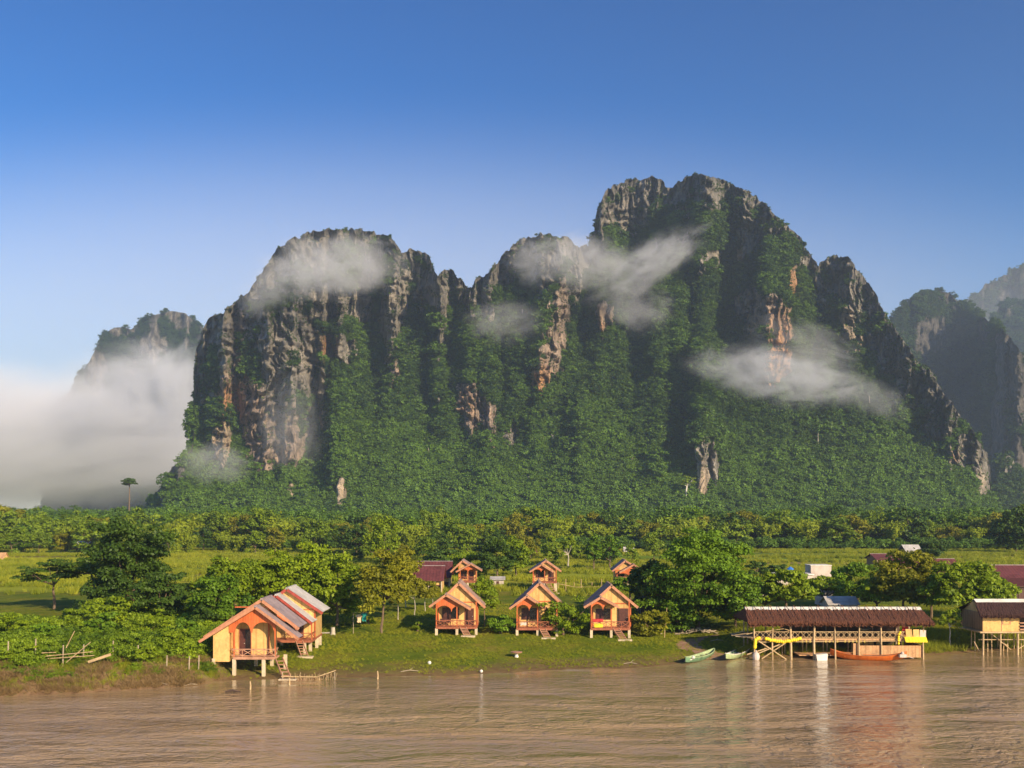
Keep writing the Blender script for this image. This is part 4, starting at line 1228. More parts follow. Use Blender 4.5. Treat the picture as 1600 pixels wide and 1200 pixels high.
# hipped left and right ends
for px_, s in ((1166, -1), (1456, 1)):
    xe = L_(px_)
    th.add([(xe, -.7, ez), (xe, dp + .7, ez), (L_(1165 if s < 0 else 1441, 2), dp / 2, rz_)], [(0, 1, 2) if s > 0 else (2, 1, 0)])
roof = th.build('thatch_roof', M['thatch'], root)
MB().prism_x([(dp / 2 - .62, rz_ - .27), (dp / 2, rz_ + .09), (dp / 2 + .62, rz_ - .27), (dp / 2, rz_ + .02)], L_(1165, 2), L_(1441, 2)).build('ridge_cover', M['white'], roof)
for k in range(22):
    px_ = 1169 + k * 12.6
    b_ = MB().tube((L_(px_ - 2, 2), dp / 2 + .1, rz_ + .22), (L_(px_ + 6 + (k % 3)), -.2 - .1 * (k % 2), ez + .42), .03, .022, 5)
    b_.build('bamboo_batten', M['darkwood2'] if k % 3 else M['rail'], roof)
# decks
fz = RZ(998)
MB().box(xl, L_(1440), 0, dp, fz - .12, fz).box(xl - .1, L_(1442), -.12, -.002, fz - .14, fz + .02).build('upper_deck', M['weave'], root)
lz = RZ(1010)
MB().box(L_(1250), L_(1442), .3, dp, RZ(1024) - .08, RZ(1024)).build('lower_deck', M['weave'], root)
MB().tube((L_(1178), -.14, RZ(1003)), (L_(1442), -.14, RZ(1001)), .04).build('deck_beam', M['bamboo'], root)
# posts
front = [1178, 1206, 1235, 1271, 1304, 1341, 1376, 1441]
for i, px_ in enumerate(front):
    r = .075 if i not in (2, 3) else .11
    b_ = MB().path([(L_(px_) + .03, -.22, -.9), (L_(px_) - .02, -.2, 1.6), (L_(px_ + (1 if i % 2 else -1)), -.2, ez + .15)], [r * 1.1, r, r * .8], 7)
    b_.build('post', M['bamboo'], root)
for px_ in (1162, 1168, 1196, 1222, 1252, 1262, 1290, 1324, 1363, 1400, 1420):
    d = 4.6
    g0 = float(gz(RX(px_, d), YR + d))
    MB().path([(L_(px_, d), d, g0 - .4), (L_(px_, d) + .03, d, ez + .3)], [.07, .06], 6).build('post', M['bamboo_grey'], root)
for px_ in (1195, 1217, 1222, 1226, 1254, 1260, 1286, 1292, 1325, 1331, 1348, 1360):
    d = 2.4
    MB().path([(L_(px_, d), d, -.6), (L_(px_, d) + .02, d, fz - .1)], [.05, .05], 6).build('post', M['bamboo'], root)
# crossed braces
for a, b_ in (((1184, 1001), (1228, 1030)), ((1226, 1004), (1190, 1029)), ((1170, 1026), (1222, 1005)), ((1166, 1022), (1200, 1012))):
    MB().tube((L_(a[0]), -.28, RZ(a[1])), (L_(b_[0]), -.1, RZ(b_[1])), .055).build('brace', M['bamboo'], root)
# railing
h = RZ(987) - fz
rl = MB()
xa_, xb_ = L_(1178), L_(1412)
rl.tube((xa_, -.16, fz + h), (xb_, -.16, fz + h), .035); rl.tube((xa_, -.16, fz + .08), (xb_, -.16, fz + .08), .03)
n = 26
for i in range(n):
    x0, x1 = xa_ + (xb_ - xa_) * i / n, xa_ + (xb_ - xa_) * (i + 1) / n
    rl.tube((x0, -.16, fz + .08), (x1, -.16, fz + h), .022, n=5); rl.tube((x0, -.18, fz + h), (x1, -.18, fz + .08), .022, n=5)
    if i > 10:
        rl.tube(((x0 + x1) / 2, -.15, fz + .05), ((x0 + x1) / 2, -.15, fz + h), .02, n=5)
rl.tube((L_(1184), -.2, fz + h * .95), (L_(1224), -.2, RZ(982)), .03); rl.tube((L_(1224), -.2, RZ(982)), (L_(1236), -.2, RZ(986)), .03)
rl.build('railing', M['bamboo'], root)
MB().tube((L_(1143, 1), 1.0, RZ(993, 1)), (L_(1170), .2, RZ(990)), .05).tube((L_(1143, 3), 3.0, RZ(993, 3) + .1), (L_(1170), 2.4, RZ(991)), .05).tube((L_(1166), -.1, RZ(991)), (L_(1182), -.1, RZ(987)), .04).build('gangway_pole', M['bamboo'], root)
gw = MB()
for i in range(12):
    u = i / 11
    x = L_(1144, 2) + (L_(1176) - L_(1144, 2)) * u
    gw.box(x, x + .16, .5, 2.9, fz + .12 - .12 * u, fz + .17 - .12 * u)
gw.build('gangway', M['bamboo_grey'], root)
# lower woven wall and end panel
lw = MB().box(L_(1343), L_(1441), -.12, -.05, RZ(1027), RZ(1008.5)).box(L_(1441), L_(1441) + .06, -.1, 4.4, RZ(1027), RZ(1008.5))
lw.build('lower_wall', M['weave'], root)
MB().box(L_(1333), L_(1342), -.02, .05, RZ(1024), RZ(1005)).build('screen_panel', M['weave'], root)
ww = MB()
for px_ in (1352, 1362, 1370, 1382):
    ww.box(L_(px_), L_(px_ + 7), 2.0, 2.05, RZ(1009, 2), RZ(1000, 2))
ww.build('inner_panel', M['cream_side'], root)
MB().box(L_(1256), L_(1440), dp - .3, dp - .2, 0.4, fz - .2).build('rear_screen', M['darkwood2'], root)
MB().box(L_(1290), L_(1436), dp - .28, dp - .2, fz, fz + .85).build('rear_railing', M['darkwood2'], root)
br = MB()
for i, a in enumerate((1250, 1298, 1306, 1345, 1396)):
    pass
for i in range(34):
    if i % 2 or i in (8, 9, 10, 20, 21): continue
    x = L_(1252) + (L_(1352) - L_(1252)) * i / 33
    br.box(x, x + .13, -.17, -.13, RZ(1003.5), RZ(1000.5))
br.build('yellow_fringe', M['dullyellow'], root)
MB().box(L_(1240), L_(1404), dp - .45, dp - .36, fz + .001, ez + .1).build('rear_shade_panel', M['darkwood2'], root)  # added dark panel standing in for the shaded interior
# tables and benches on the deck
for px_ in (1215, 1246, 1280, 1318, 1352):
    d = 2.0
    x = RX(px_, d); t_ = empty('low_table', (x, YR + d, fz), 0, 'low bamboo table on the restaurant deck behind the railing', 'table', 'low tables on the restaurant deck')
    MB().box(-.6, .6, -.45, .45, .40, .46).build('table_top', M['weave'], t_)
    for sx in (-.5, .5):
        for sy in (-.35, .35):
            MB().box(sx - .04, sx + .04, sy - .04, sy + .04, 0, .4).build('leg', M['bamboo'], t_)
# hammock
hb = MB()
for i in range(12):
    u0, u1 = i / 12, (i + 1) / 12
    f = lambda u: (L_(1338, .9) + (L_(1364, .9) - L_(1338, .9)) * u, .9, fz + 1.15 - .95 * math.sin(math.pi * u) ** .8 * .55)
    a, b_ = f(u0), f(u1)
    w0, w1 = .06 + .3 * math.sin(math.pi * u0), .06 + .3 * math.sin(math.pi * u1)
    hb.add([(a[0], a[1] - w0, a[2] + w0 * .4), (b_[0], b_[1] - w1, b_[2] + w1 * .4), (b_[0], b_[1], b_[2]), (a[0], a[1], a[2]), (b_[0], b_[1] + w1, b_[2] + w1 * .4), (a[0], a[1] + w0, a[2] + w0 * .4)], [(0, 1, 2, 3), (3, 2, 4, 5)])
hm_ = hb.build('hammock', simple('hammock_cloth', (.16, .22, .22), (.24, .32, .32)), None, (ox, YR, 0))
tag(hm_, 'grey green hammock slung between posts on the restaurant deck', 'hammock')
# hanging clothes at the right end
c = MB()
for i in range(5): c.box(-.26 + i * .11, -.15 + i * .11, -.02 - .02 * (i % 2), .02, -.95 + .08 * (i % 2), .1)
thing_mb('cloth', c, 'redcloth', (RX(1414, .1), YR + .1, RZ(976)), 'red cloth hanging under the right end of the thatched roof', 'cloth')
# boards propped on the rail and yellow awning
for k, (px_, mt, lb) in enumerate(((1419, 'cream', 'cream board propped on the rail, left of the pair at the restaurant end'), (1430, 'cream_side', 'cream board propped on the rail, right of the pair at the restaurant end'), (1440, 'pinkwhite', 'whitish warped panel at the far right end of the restaurant'))):
    c = MB().box(-.26, .24, -.05, .0, -.02, .72 - .05 * k).box(-.29, -.262, -.06, .01, -.02, .72 - .05 * k).box(.242, .27, -.06, .01, -.02, .72 - .05 * k)
    o = thing_mb('board', c, mt, (RX(px_), YR - .26, RZ(994.5)), lb, 'board', 'boards at the restaurant end')
    o.rotation_euler = (R(-7), R((k - 1) * 4), 0)
c = MB()
for i in range(14):
    a = -1.0 + 2.0 * i / 14
    c.add([(a, 0, .28), (a + 2.0 / 14, 0, .28), (a + 2.0 / 14, -.35 - .03 * ((i + 1) % 2), -.16), (a, -.35 - .03 * (i % 2), -.16), (a, -.02, .25), (a + 2.0 / 14, -.02, .25), (a + 2.0 / 14, -.37 - .03 * ((i + 1) % 2), -.19), (a, -.37 - .03 * (i % 2), -.19)], [(0, 1, 2, 3), (7, 6, 5, 4), (2, 6, 7, 3)])
thing_mb('awning', c, 'yellow', (RX(1428), YR - .3, RZ(999)), 'bright yellow cloth awning below the boards at the right end of the restaurant', 'awning')
# strings of yellow floats
def floats(pts, label, n, r):
    c = MB()
    P = [Vector(p) for p in pts]
    seg = [(P[i + 1] - P[i]).length for i in range(len(P) - 1)]; tot = sum(seg)
    for k in range(n):
        s = tot * (k + .5) / n; i = 0
        while s > seg[i] and i < len(seg) - 1: s -= seg[i]; i += 1
        q = P[i].lerp(P[i + 1], s / seg[i])
        c.ball((q.x, q.y - .03, q.z + .03 * math.sin(k * 2.1)), r, (1.05, .8, 1.1), 8, 5)
    o = c.build('float_string', M['yellow'], None, (0, 0, 0), True)
    tag(o, label, 'floats')
    return o
w3 = lambda px_, py_: (RX(px_), YR - .3, RZ(py_))
floats([w3(1194, 997), w3(1206, 1000), w3(1222, 1002), w3(1236, 1000), w3(1250, 997)], 'sagging string of yellow floats along the left half of the restaurant deck', 17, .155)
floats([w3(1186, 996), w3(1179, 999), w3(1178, 1012)], 'string of yellow floats hanging down the left corner post of the restaurant', 7, .17)
floats([w3(1405, 986), w3(1402, 992), w3(1402, 1006)], 'short yellow float string hanging left of the boards', 6, .11)
c = MB().ball((0, 0, 0), .38, (.9, .9, 1.25), 12, 9).tube((0, 0, .4), (0, 0, .62), .08, .06)
thing_mb('mooring_float', c, 'pinkwhite', (RX(1179), YR - .55, .28), 'pale teardrop float at the foot of the left corner post', 'float')
# white box afloat
c = MB().prism([(-.55, .62), (-.45, .1), (.45, -.02), (.5, .72), (-.1, .66)], -.35, .35)
thing_mb('crate', c, 'white', (RX(1280), YR - .6, RZ(1029) - .15), 'broken white foam box at the waterline below the restaurant', 'box')
# ---------------------------------------------------------------- right stilt hut
YH = 97.0
def HX(px, d=0): return wx(px, YH + d)
def HZ(py, d=0): return wz(py, YH + d)
root = empty('stilt_hut', (HX(1575), YH, 0), 0, 'cream walled thatched hut on bamboo stilts at the right edge of the river', 'hut')
ox = HX(1575)
def K(px, d=0): return HX(px, d) - ox
fz = HZ(986.5); ez = HZ(960); rz_ = HZ(937, 2.2)
a, b_ = K(1536), K(1593)
MB().prism_x([(0, fz), (4.4, fz), (4.4, ez + .15), (2.2, rz_ - .15), (0, ez + .15)], a, b_).build('wall', M['cream_side'], root)
MB().box(a - .05, a - .003, .02, 4.38, fz + .02, ez + .15).build('shade_toned_side_wall', M['tan_wall'], root)  # shade on the left wall is put into a darker board colour
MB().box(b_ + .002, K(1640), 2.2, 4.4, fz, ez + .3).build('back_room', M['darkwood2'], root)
fr = MB()
for x0, x1, z0, z1 in ((1566, 1567, 975, 960), (1578.3, 1579.3, 975, 960), (1566, 1579.3, 975.6, 974.8), (1564.6, 1565.4, 986, 960), (1566, 1579.3, 961.2, 960.5)):
    fr.box(K(x0), K(x1), -.03, .0, HZ(z0), HZ(z1))
wo = fr.build('window', M['pinkrail'], root)
MB().box(K(1567), K(1578.3), -.018, .0, HZ(974.8), HZ(961.2)).build('pane', M['cream'], wo)
th = MB()
nx_ = 90
for side in (0, 1):
    V = []
    for j in range(7):
        v = j / 6
        for i in range(nx_ + 1):
            u = i / nx_
            x = (K(1527) + (K(1650) - K(1527)) * u) * (1 - v) + (K(1523, 2) + (K(1650) - K(1523, 2)) * u) * v
            y = (-.6 + 2.8 * v) if side == 0 else (5.0 - 2.8 * v)
            V.append((x, y, ez - .02 + (rz_ - ez) * v + rsr.uniform(-.03, .03) - (rsr.uniform(0, .15) if j == 0 else 0)))
    F_ = [(j * (nx_ + 1) + i, j * (nx_ + 1) + i + 1, (j + 1) * (nx_ + 1) + i + 1, (j + 1) * (nx_ + 1) + i) for j in range(6) for i in range(nx_)]
    th.add(V, F_); th.add([(x, y, z - .2) for x, y, z in V], [f[::-1] for f in F_])
for i in range(160):
    x = K(1527) + (K(1640) - K(1527)) * rsr.uniform(0, 1); z = ez - .02; w_ = rsr.uniform(.03, .06)
    th.add([(x, -.62, z), (x + w_, -.63, z), (x + w_, -.67, z - rsr.uniform(.12, .3)), (x, -.66, z - rsr.uniform(.12, .3))], [(0, 1, 2, 3)])
rf = th.build('thatch_roof', M['thatch_dark'], root)
MB().prism_x([(1.7, rz_ - .2), (2.2, rz_ + .08), (2.7, rz_ - .2), (2.2, rz_ + .0)], K(1523, 2), K(1650)).build('ridge_cover', M['white'], rf)
dk = MB().box(a - .4, K(1650), -.25, 4.6, fz - .14, fz - .004)
dk.build('deck', M['bamboo'], root)
for px_, r in ((1536, .10), (1563, .09), (1590, .12), (1612, .09)):
    MB().path([(K(px_) - .03, -.05, -.6), (K(px_) + .03, 0, fz - .13)], [r, r * .9], 7).build('stilt', M['bamboo'], root)
for px_, d in ((1518, 3), (1523, 2), (1543, 2), (1549, 1.2), (1550, 3.5), (1569, 2.5), (1575, 2), (1584, 3.6), (1596, 2), (1600, 3.4), (1560, 4)):
    g0 = float(gz(HX(px_, d), YH + d))
    MB().path([(K(px_, d) + rsr.uniform(-.1, .1), d, g0 - .3), (K(px_, d), d, fz - .13)], [.055, .05], 6).build('stilt', M['bamboo'], root)
for p0, p1 in (((1549, 989), (1582, 1016)), ((1566, 1004), (1578, 1010)), ((1594, 1014), (1606, 1007)), ((1524, 1003), (1532, 1018)), ((1531, 1000), (1602, 1000))):
    MB().tube((K(p0[0]), .25, HZ(p0[1])), (K(p1[0]), .3, HZ(p1[1])), .045).build('brace', M['bamboo'], root)
rl = MB()
for z_ in (974, 979, 984):
    rl.box(K(1593), K(1640), -.12, -.06, HZ(z_), HZ(z_ - 1.6))
rl.build('railing', M['pinkrail'], root)

# ---------------------------------------------------------------- boats
def boat(label, loc, L, W, rot, hullm, inm, trimm, rise=.35, group='long wooden river boats', seats=5):
    root = empty('longboat', loc, rot, label, 'boat', group)
    n = 28
    def sec(u, inner):
        s = u * 2 - 1
        w = W / 2 * (1 - abs(s) ** 2.4) ** .75 + .02
        top = .32 + rise * abs(s) ** 2.6
        bot = -.12 + (rise * .9) * abs(s) ** 3.2
        if inner: w = max(w - .05, .005); bot += .08
        return [(s * L / 2, -w, top), (s * L / 2, -w * .72, bot + .06), (s * L / 2, 0, bot), (s * L / 2, w * .72, bot + .06), (s * L / 2, w, top)]
    for nm, inner, mt in (('hull', False, hullm), ('hull_lining', True, inm)):
        V = []; F_ = []
        for i in range(n + 1): V += sec(i / n, inner)
        for i in range(n):
            for j in range(4):
                a_ = i * 5 + j
                F_.append((a_, a_ + 1, a_ + 6, a_ + 5) if inner else (a_, a_ + 5, a_ + 6, a_ + 1))
        b = MB().add(V, F_).build(nm, M[mt], root, smooth=True)
    g_ = MB()
    for sgn in (0, 4):
        pts = [sec(i / n, False)[sgn] for i in range(n + 1)]
        for i in range(n): g_.beam(Vector(pts[i]) + Vector((0, 0, .02)), Vector(pts[i + 1]) + Vector((0, 0, .02)), .07, .05)
    g_.build('gunwale', M[trimm], root)
    for k in range(seats):
        u = .2 + .6 * k / (seats - 1); w = W / 2 * (1 - abs(u * 2 - 1) ** 2.4) ** .75 - .04
        x = (u * 2 - 1) * L / 2
        MB().box(x - .1, x + .1, -w, w, .2, .24).build('seat', M[trimm], root)
    return root
def boat_at(label, pa, pb, W, *a, **k):
    A_ = np.array([wx(pa[0], CAMH * F / (pa[1] - HY)), CAMH * F / (pa[1] - HY)]); B_ = np.array([wx(pb[0], CAMH * F / (pb[1] - HY)), CAMH * F / (pb[1] - HY)])
    c = (A_ + B_) / 2; d = B_ - A_
    return boat(label, (c[0], c[1], .08), float(np.hypot(*d)), W, math.atan2(d[1], d[0]), *a, **k)
boat_at('pale green longboat lying on the mud, left of the two green boats', (1071, 1038), (1116, 1024), 1.0, 'greenboat', 'palegreen', 'palegreen', rise=.25)
boat_at('dark green longboat with pale gunwale beside the restaurant stilts', (1134, 1034), (1172, 1017), 1.1, 'palegreen', 'greenboat', 'white', rise=.35)
boat_at('bright orange longboat moored in front of the woven restaurant wall', (1297, 1029), (1417, 1034), .95, 'orangeboat', 'boatin', 'orangeboat', rise=.5, seats=8)
c = MB().box(-.35, .25, -.18, .18, 0, .28).tube((.1, 0, .2), (.95, 0, -.1), .03).ball((-.05, 0, .35), .16)
thing_mb('boat_engine', c, 'pinkwhite', (wx(1411, 92), 92.0, .45), 'small pale outboard engine at the stern of the orange longboat', 'engine')
c = MB().path([(-.7, 0, 0), (0, .2, .12)], [.04, .05]).ball((0.1, .2, .3), .16)
thing_mb('buoy', c, 'white', (wx(1082, 91), 91.0, .25), 'white float tied to the bow of the pale green boat', 'buoy')

# ---------------------------------------------------------------- small things on the banks
def put(name, mb, mat, px, py, label, cat, group=None, dz=0.0, rot=0):
    X, Y, Z = ground_at(px, py)
    o = thing_mb(name, mb, mat, (X, Y, Z + dz), label, cat, group)
    o.rotation_euler = (0, 0, rot)
    return o
X, Y, Z = ground_at(807, 1027)
r_ = empty('garden_table', (X, Y, Z), 0, 'round pale stone table on a single foot on the open grass', 'table')
MB().tube((0, 0, .0), (0, 0, .42), .2, .1, 12).build('foot', M['white'], r_)
MB().tube((0, 0, .42), (0, 0, .5), .5, .54, 20).build('table_top', M['pinkrail'], r_)
put('ball', MB().ball((0, 0, .14), .16, n=12, m=8), 'white', 671, 1038, 'pale ball lying on the grass near the muddy shore', 'ball')
put('buoy', MB().ball((0, 0, .12), .14, n=12, m=8), 'white', 752, 1051, 'small white buoy at the shoreline below the middle bungalow', 'buoy')
put('tree_stump', MB().path([(0, 0, -.1), (0.02, 0, .3), (0, .02, .75)], [.28, .22, .2], 9).tube((-1.2, .2, .15), (-.2, .1, .2), .08), 'bark_pale', 520, 992, 'grey tree stump on the grass right of the metal roofed bungalow', 'stump')
# laundry under the olive tree
for px_, py_, mt, lb in ((561, 962, 'skincloth', 'pale shirt hanging left of the teal one under the olive tree'), (569, 960, 'teal', 'teal shirt hanging under the olive tree')):
    X, Y, Z = ground_at(570, 985)
    c = MB()
    for i in range(4): c.box(-.2 + .1 * i, -.1 + .1 * i, -.02 * (i % 2), .03, -.42 - .03 * (i % 2), .38)
    c.box(-.32, -.2, 0, .02, .12, .34).box(.2, .32, 0, .02, .12, .34)
    thing_mb('shirt', c, mt, (wx(px_, Y), Y, wz(py_ + 4, Y)), lb, 'shirt')
X, Y, Z = ground_at(568, 990)
r_ = empty('clothes_line', (wx(552, Y), Y + .02, Z), 0, 'thin rope line under the olive tree holding two shirts', 'clothes line')
hh = wz(957, Y) - Z
MB().tube((0, 0, hh - .05), (wx(582, Y) - wx(552, Y), 0, hh), .012, n=4).build('rope', M['bamboo_grey'], r_)
MB().tube((0, 0, 0), (0, 0, hh), .035, n=6).build('pole', M['bamboo_grey'], r_)
# stakes in the shallows
for px_, py_, h_, lb in ((391, 1077, .55, 'short wooden stake in the water below the large left bungalow'), (590, 1061, .6, 'short wooden stake in the water at the middle of the shore'), (452, 1070, .5, 'thin stake in the water beside the staircase foot'), (265, 1066, .8, 'leaning stake on the muddy bank left of the large bungalow')):
    Yw = CAMH * F / (py_ - HY)
    c = MB().path([(0, 0, -.5), (.02, 0, h_ * .5), (-.01, 0, h_)], [.07, .065, .05], 7)
    thing_mb('stake', c, 'bamboo', (wx(px_, Yw), Yw, 0.05), lb, 'stake')
c = MB().path([(-.55, 0, 0), (0, .1, .06), (.6, .05, -.02)], [.05, .09, .03], 7)
Yw = CAMH * F / 281.
thing_mb('driftwood', c, 'darkwood2', (wx(363, Yw), Yw, .03), 'dark driftwood log floating near the shore on the left', 'log')
# bamboo fishing fence at the stair foot
Yw = CAMH * F / 262.
r_ = empty('brush_fence', (wx(490, Yw), Yw, .0), 0, 'low dry brush fence at the water edge right of the staircase', 'fence')
c = MB(); rb_ = np.random.RandomState(4)
for i in range(30):
    x = -1.9 + 3.6 * i / 29
    c.tube((x, rb_.uniform(-.2, .2), -.2), (x + rb_.uniform(-.25, .25), rb_.uniform(-.2, .2), .25 + .35 * rb_.uniform(0, 1)), .016, n=4)
c.build('brushwood', M['bamboo'], r_)
MB().tube((-2.6, 0, .25), (.3, 0, .22), .05).tube((.2, 0, .2), (1.8, 0, .75), .04).build('rail_pole', M['bamboo'], r_)
for x in (-2.5, 1.7): MB().tube((x, 0, -.3), (x, 0, .6), .04).build('post', M['bamboo_grey'], r_)
# fence on the left bank
X, Y, Z = ground_at(110, 1041)
r_ = empty('bamboo_fence', (X, Y, Z), 0, 'broken bamboo rail fence with grey posts in the undergrowth of the left bank', 'fence')
for px_, yt, yb in ((12, 1002, 1036), (55, 998, 1034), (98, 1008, 1038), (130, 1007, 1034), (176, 1001, 1032), (215, 1008, 1034), (260, 1024, 1045), (295, 1025, 1046), (310, 1024, 1046)):
    xw, yw, zw = ground_at(px_, yb + 3)
    x, y = xw - X, yw - Y
    MB().path([(x, y, zw - Z - .3), (x + .05, y, wz(yt, yw) - Z)], [.06, .05], 6).build('post', M['bamboo_grey'], r_)
for a, b_ in (((62, 1026), (146, 1018)), ((60, 1030), (148, 1024)), ((104, 1035), (142, 1003)), ((104, 1012), (117, 986)), ((66, 1020), (88, 1019))):
    MB().tube((wx(a[0], Y) - X, -.08, wz(a[1], Y) - Z), (wx(b_[0], Y) - X, -.06, wz(b_[1], Y) - Z), .035, .03).build('rail', M['bamboo'], r_)
X, Y, Z = ground_at(160, 1040)
c = MB().beam((wx(142, Y) - X, 0, wz(1034, Y) - Z), (wx(177, Y) - X, 0, wz(1022, Y) - Z), .12, .2)
thing_mb('plank', c, 'bamboo', (X, Y - .5, Z + .05), 'long pale plank tilted in the undergrowth of the left bank', 'plank')
c = MB().path([(0, 0, -.2), (.1, 0, 1.6), (.26, 0, 3.0)], [.045, .04, .03], 6)
put('bamboo_pole', c, 'bamboo', 1038, 996, 'tall leaning bamboo pole beside the bush right of the third bungalow', 'pole')
c = MB().path([(0, 0, -.2), (0, 0, 2.2)], [.05, .04], 6)
# pile of rubble and brushwood under the big tree
X, Y, Z = ground_at(1095, 990)
rb_ = np.random.RandomState(9); c = MB()
for i in range(140):
    x, y = rb_.normal(0, 1.5), rb_.normal(0, .7)
    z = .35 * math.exp(-(x / 1.7) ** 2)
    c.tube((x, y, z), (x + rb_.uniform(-.5, .5), y + rb_.uniform(-.3, .3), z + rb_.uniform(-.05, .2)), rb_.uniform(.02, .06), n=5)
c.ball((.3, -.2, .35), .16)
thing_mb('brushwood_pile', c, 'bamboo_grey', (X, Y, Z), 'low heap of brushwood and litter under the big green tree', 'pile')
# long low bund fence beyond the huts
r_ = empty('bamboo_fence', (wx(905, 150), 150, 2.0), 0, 'thin bamboo fence crossing the grass behind the middle bungalows', 'fence')
for i, px_ in enumerate((872, 884, 897, 908, 925, 940, 955)):
    MB().tube((wx(px_, 150) - wx(905, 150), 0, -.2), (wx(px_, 150) - wx(905, 150), 0, 1.2 + .5 * (i % 2)), .05, n=5).build('post', M['bamboo'], r_)
MB().tube((wx(872, 150) - wx(905, 150), -.05, 1.0), (wx(900, 150) - wx(905, 150), -.05, .5), .04).tube((wx(900, 150) - wx(905, 150), -.05, .5), (wx(955, 150) - wx(905, 150), -.05, .6), .04).build('rail', M['bamboo'], r_)

for i, (px_, py_, L0, rot_, lb_) in enumerate(((118, 1076, 1.6, .2, 'bleached branch stranded at the foot of the left bank'), (250, 1070, 1.3, -.3, 'forked root sticking out of the mud left of the large bungalow'), (298, 1062, 1.0, .6, 'short dry log near the lean-to of the large bungalow'),
        (640, 1050, 1.5, .1, 'thin stick lying on the muddy shore before the leftmost river bungalow'), (985, 1038, 1.2, -.2, 'grey stick on the shore below the rightmost river bungalow'), (1120, 1002, 1.4, .3, 'dry branch on the bare earth above the green boats'))):
    c = MB().path([(-L0 / 2, 0, .02), (0, .08, .12), (L0 / 2, -.05, .06)], [.03, .05, .02], 6).path([(0, .08, .1), (L0 * .2, .25, .35)], [.03, .012], 5)
    put('driftwood', c, 'bamboo_grey', px_, py_, lb_, 'driftwood', None, 0.02, rot_)
# worn earth path from the boats up to the great tree
pp = []
for px_, py_, w_ in ((1128, 1031, 1.5), (1110, 1022, 1.3), (1080, 1014, 1.2), (1073, 1006, 1.1), (1085, 998, 1.0), (1115, 993, .8)):
    X, Y, Z = ground_at(px_, py_); pp.append((X, Y, w_))
V = []; F_ = []
n_ = 40
for i in range(n_ + 1):
    u = i / n_ * (len(pp) - 1); k = min(int(u), len(pp) - 2); f = u - k
    x = pp[k][0] * (1 - f) + pp[k + 1][0] * f; y = pp[k][1] * (1 - f) + pp[k + 1][1] * f; w_ = pp[k][2] * (1 - f) + pp[k + 1][2] * f
    w_ *= 1 + .3 * math.sin(i * 1.7) * .5
    for s_ in (-1, -.4, .4, 1):
        V.append((x + s_ * w_, y, float(gz(x + s_ * w_, y)) + (.045 if abs(s_) < .9 else .005)))
for i in range(n_):
    for j in range(3): F_.append((4 * i + j, 4 * i + j + 1, 4 * i + j + 5, 4 * i + j + 4))
m_ = MB(); m_.add(V, F_)
tag(m_.build('path', M['earth'], None, smooth=True), 'worn bare earth path climbing from the boats', None, None, 'structure')
# ---------------------------------------------------------------- single trees and bushes
def tree_at(px, pb, pt, wpx, mat, label, seed, K=60, per=110, leaf=.17, rzf=None, name='broadleaf_tree', cat='tree', lift=None, group=None, **kw):
    X, Y, Z = ground_at(px, pb)
    h = (pb - pt) / F * Y
    rx = wpx / 2 / F * Y * .93
    rz = rzf * h if rzf else min(h * .46, rx * 1.1)
    return make_tree(name, (X, Y, Z), h, rx, rz, mat, seed, K=K, per=per, leaf=leaf, label=label, cat=cat, group=group, **kw)

tree_at(1090, 984, 838, 188, 'l_deep', 'great dark green round tree behind the two green boats', 1, K=290, per=170, leaf=.17, rzf=.50, low=-.85, cr=.20, trunk_r=.3, lump=.45, limbs=16, name='great_tree')
tree_at(1062, 988, 925, 100, 'l_deep', 'low leafy bush hiding the trunk of the great round tree', 53, K=70, per=110, leaf=.15, rzf=.5, low=-.9, name='bush', cat='bush', cr=.3)
tree_at(1150, 985, 905, 70, 'l_dark', 'dark tree tucked under the right side of the great round tree', 2, K=60, per=110, leaf=.18, rzf=.45, cr=.3)
tree_at(1012, 975, 880, 60, 'l_dark', 'dark bushy tree on the left flank of the great round tree', 3, K=60, per=110, leaf=.18, rzf=.45, cr=.3)
tree_at(985, 950, 900, 62, 'l_deep', 'low spreading tree in front of the half hidden back bungalow', 4, K=44, per=90, leaf=.17, rzf=.35)
tree_at(200, 965, 822, 140, 'l_dark', 'tall dark tree smothered in creepers on the left', 5, K=220, per=130, leaf=.18, rzf=.5, low=-.95, cr=.23, lump=.7, trunk_r=.35, name='creeper_tree', limbs=10)
tree_at(150, 950, 868, 70, 'l_dark', 'dark side limb of foliage left of the creeper smothered tree', 51, K=44, per=90, leaf=.18, rzf=.22, cr=.3, lump=.6, lean=-.1)
tree_at(84, 952, 874, 100, 'l_dark', 'flat topped layered tree left of the creeper smothered tree', 6, K=46, per=120, leaf=.17, rzf=.33, cr=.34, flat=.35, lump=.5, name='layered_tree', low=-.3)
tree_at(252, 976, 895, 90, 'l_dark', 'dark rounded bush tree right of the creeper smothered tree', 7, K=80, per=110, leaf=.17, rzf=.48, low=-.8, cr=.28)
tree_at(335, 985, 900, 86, 'l_deep', 'dark green bushy tree just behind the lean-to of the large bungalow', 8, K=70, per=110, leaf=.17, rzf=.47, low=-.8, cr=.3)
tree_at(362, 975, 872, 96, 'l_mid', 'yellow green leafy tree behind the large left bungalow', 9, K=90, per=130, leaf=.18, rzf=.45, low=-.8, cr=.28, lump=.4)
tree_at(425, 970, 864, 104, 'l_mid', 'broad sunny tree behind the ridge of the large left bungalow', 10, K=100, per=130, leaf=.18, rzf=.46, low=-.8, cr=.27, lump=.4)
tree_at(480, 972, 860, 96, 'l_mid', 'sunny leafy tree behind the metal roofed bungalow', 11, K=100, per=130, leaf=.18, rzf=.46, low=-.8, cr=.28, lump=.4)
tree_at(527, 978, 866, 86, 'l_mid', 'tall leafy tree right of the metal roofed bungalow', 12, K=90, per=130, leaf=.18, rzf=.47, low=-.85, cr=.28, lump=.45)
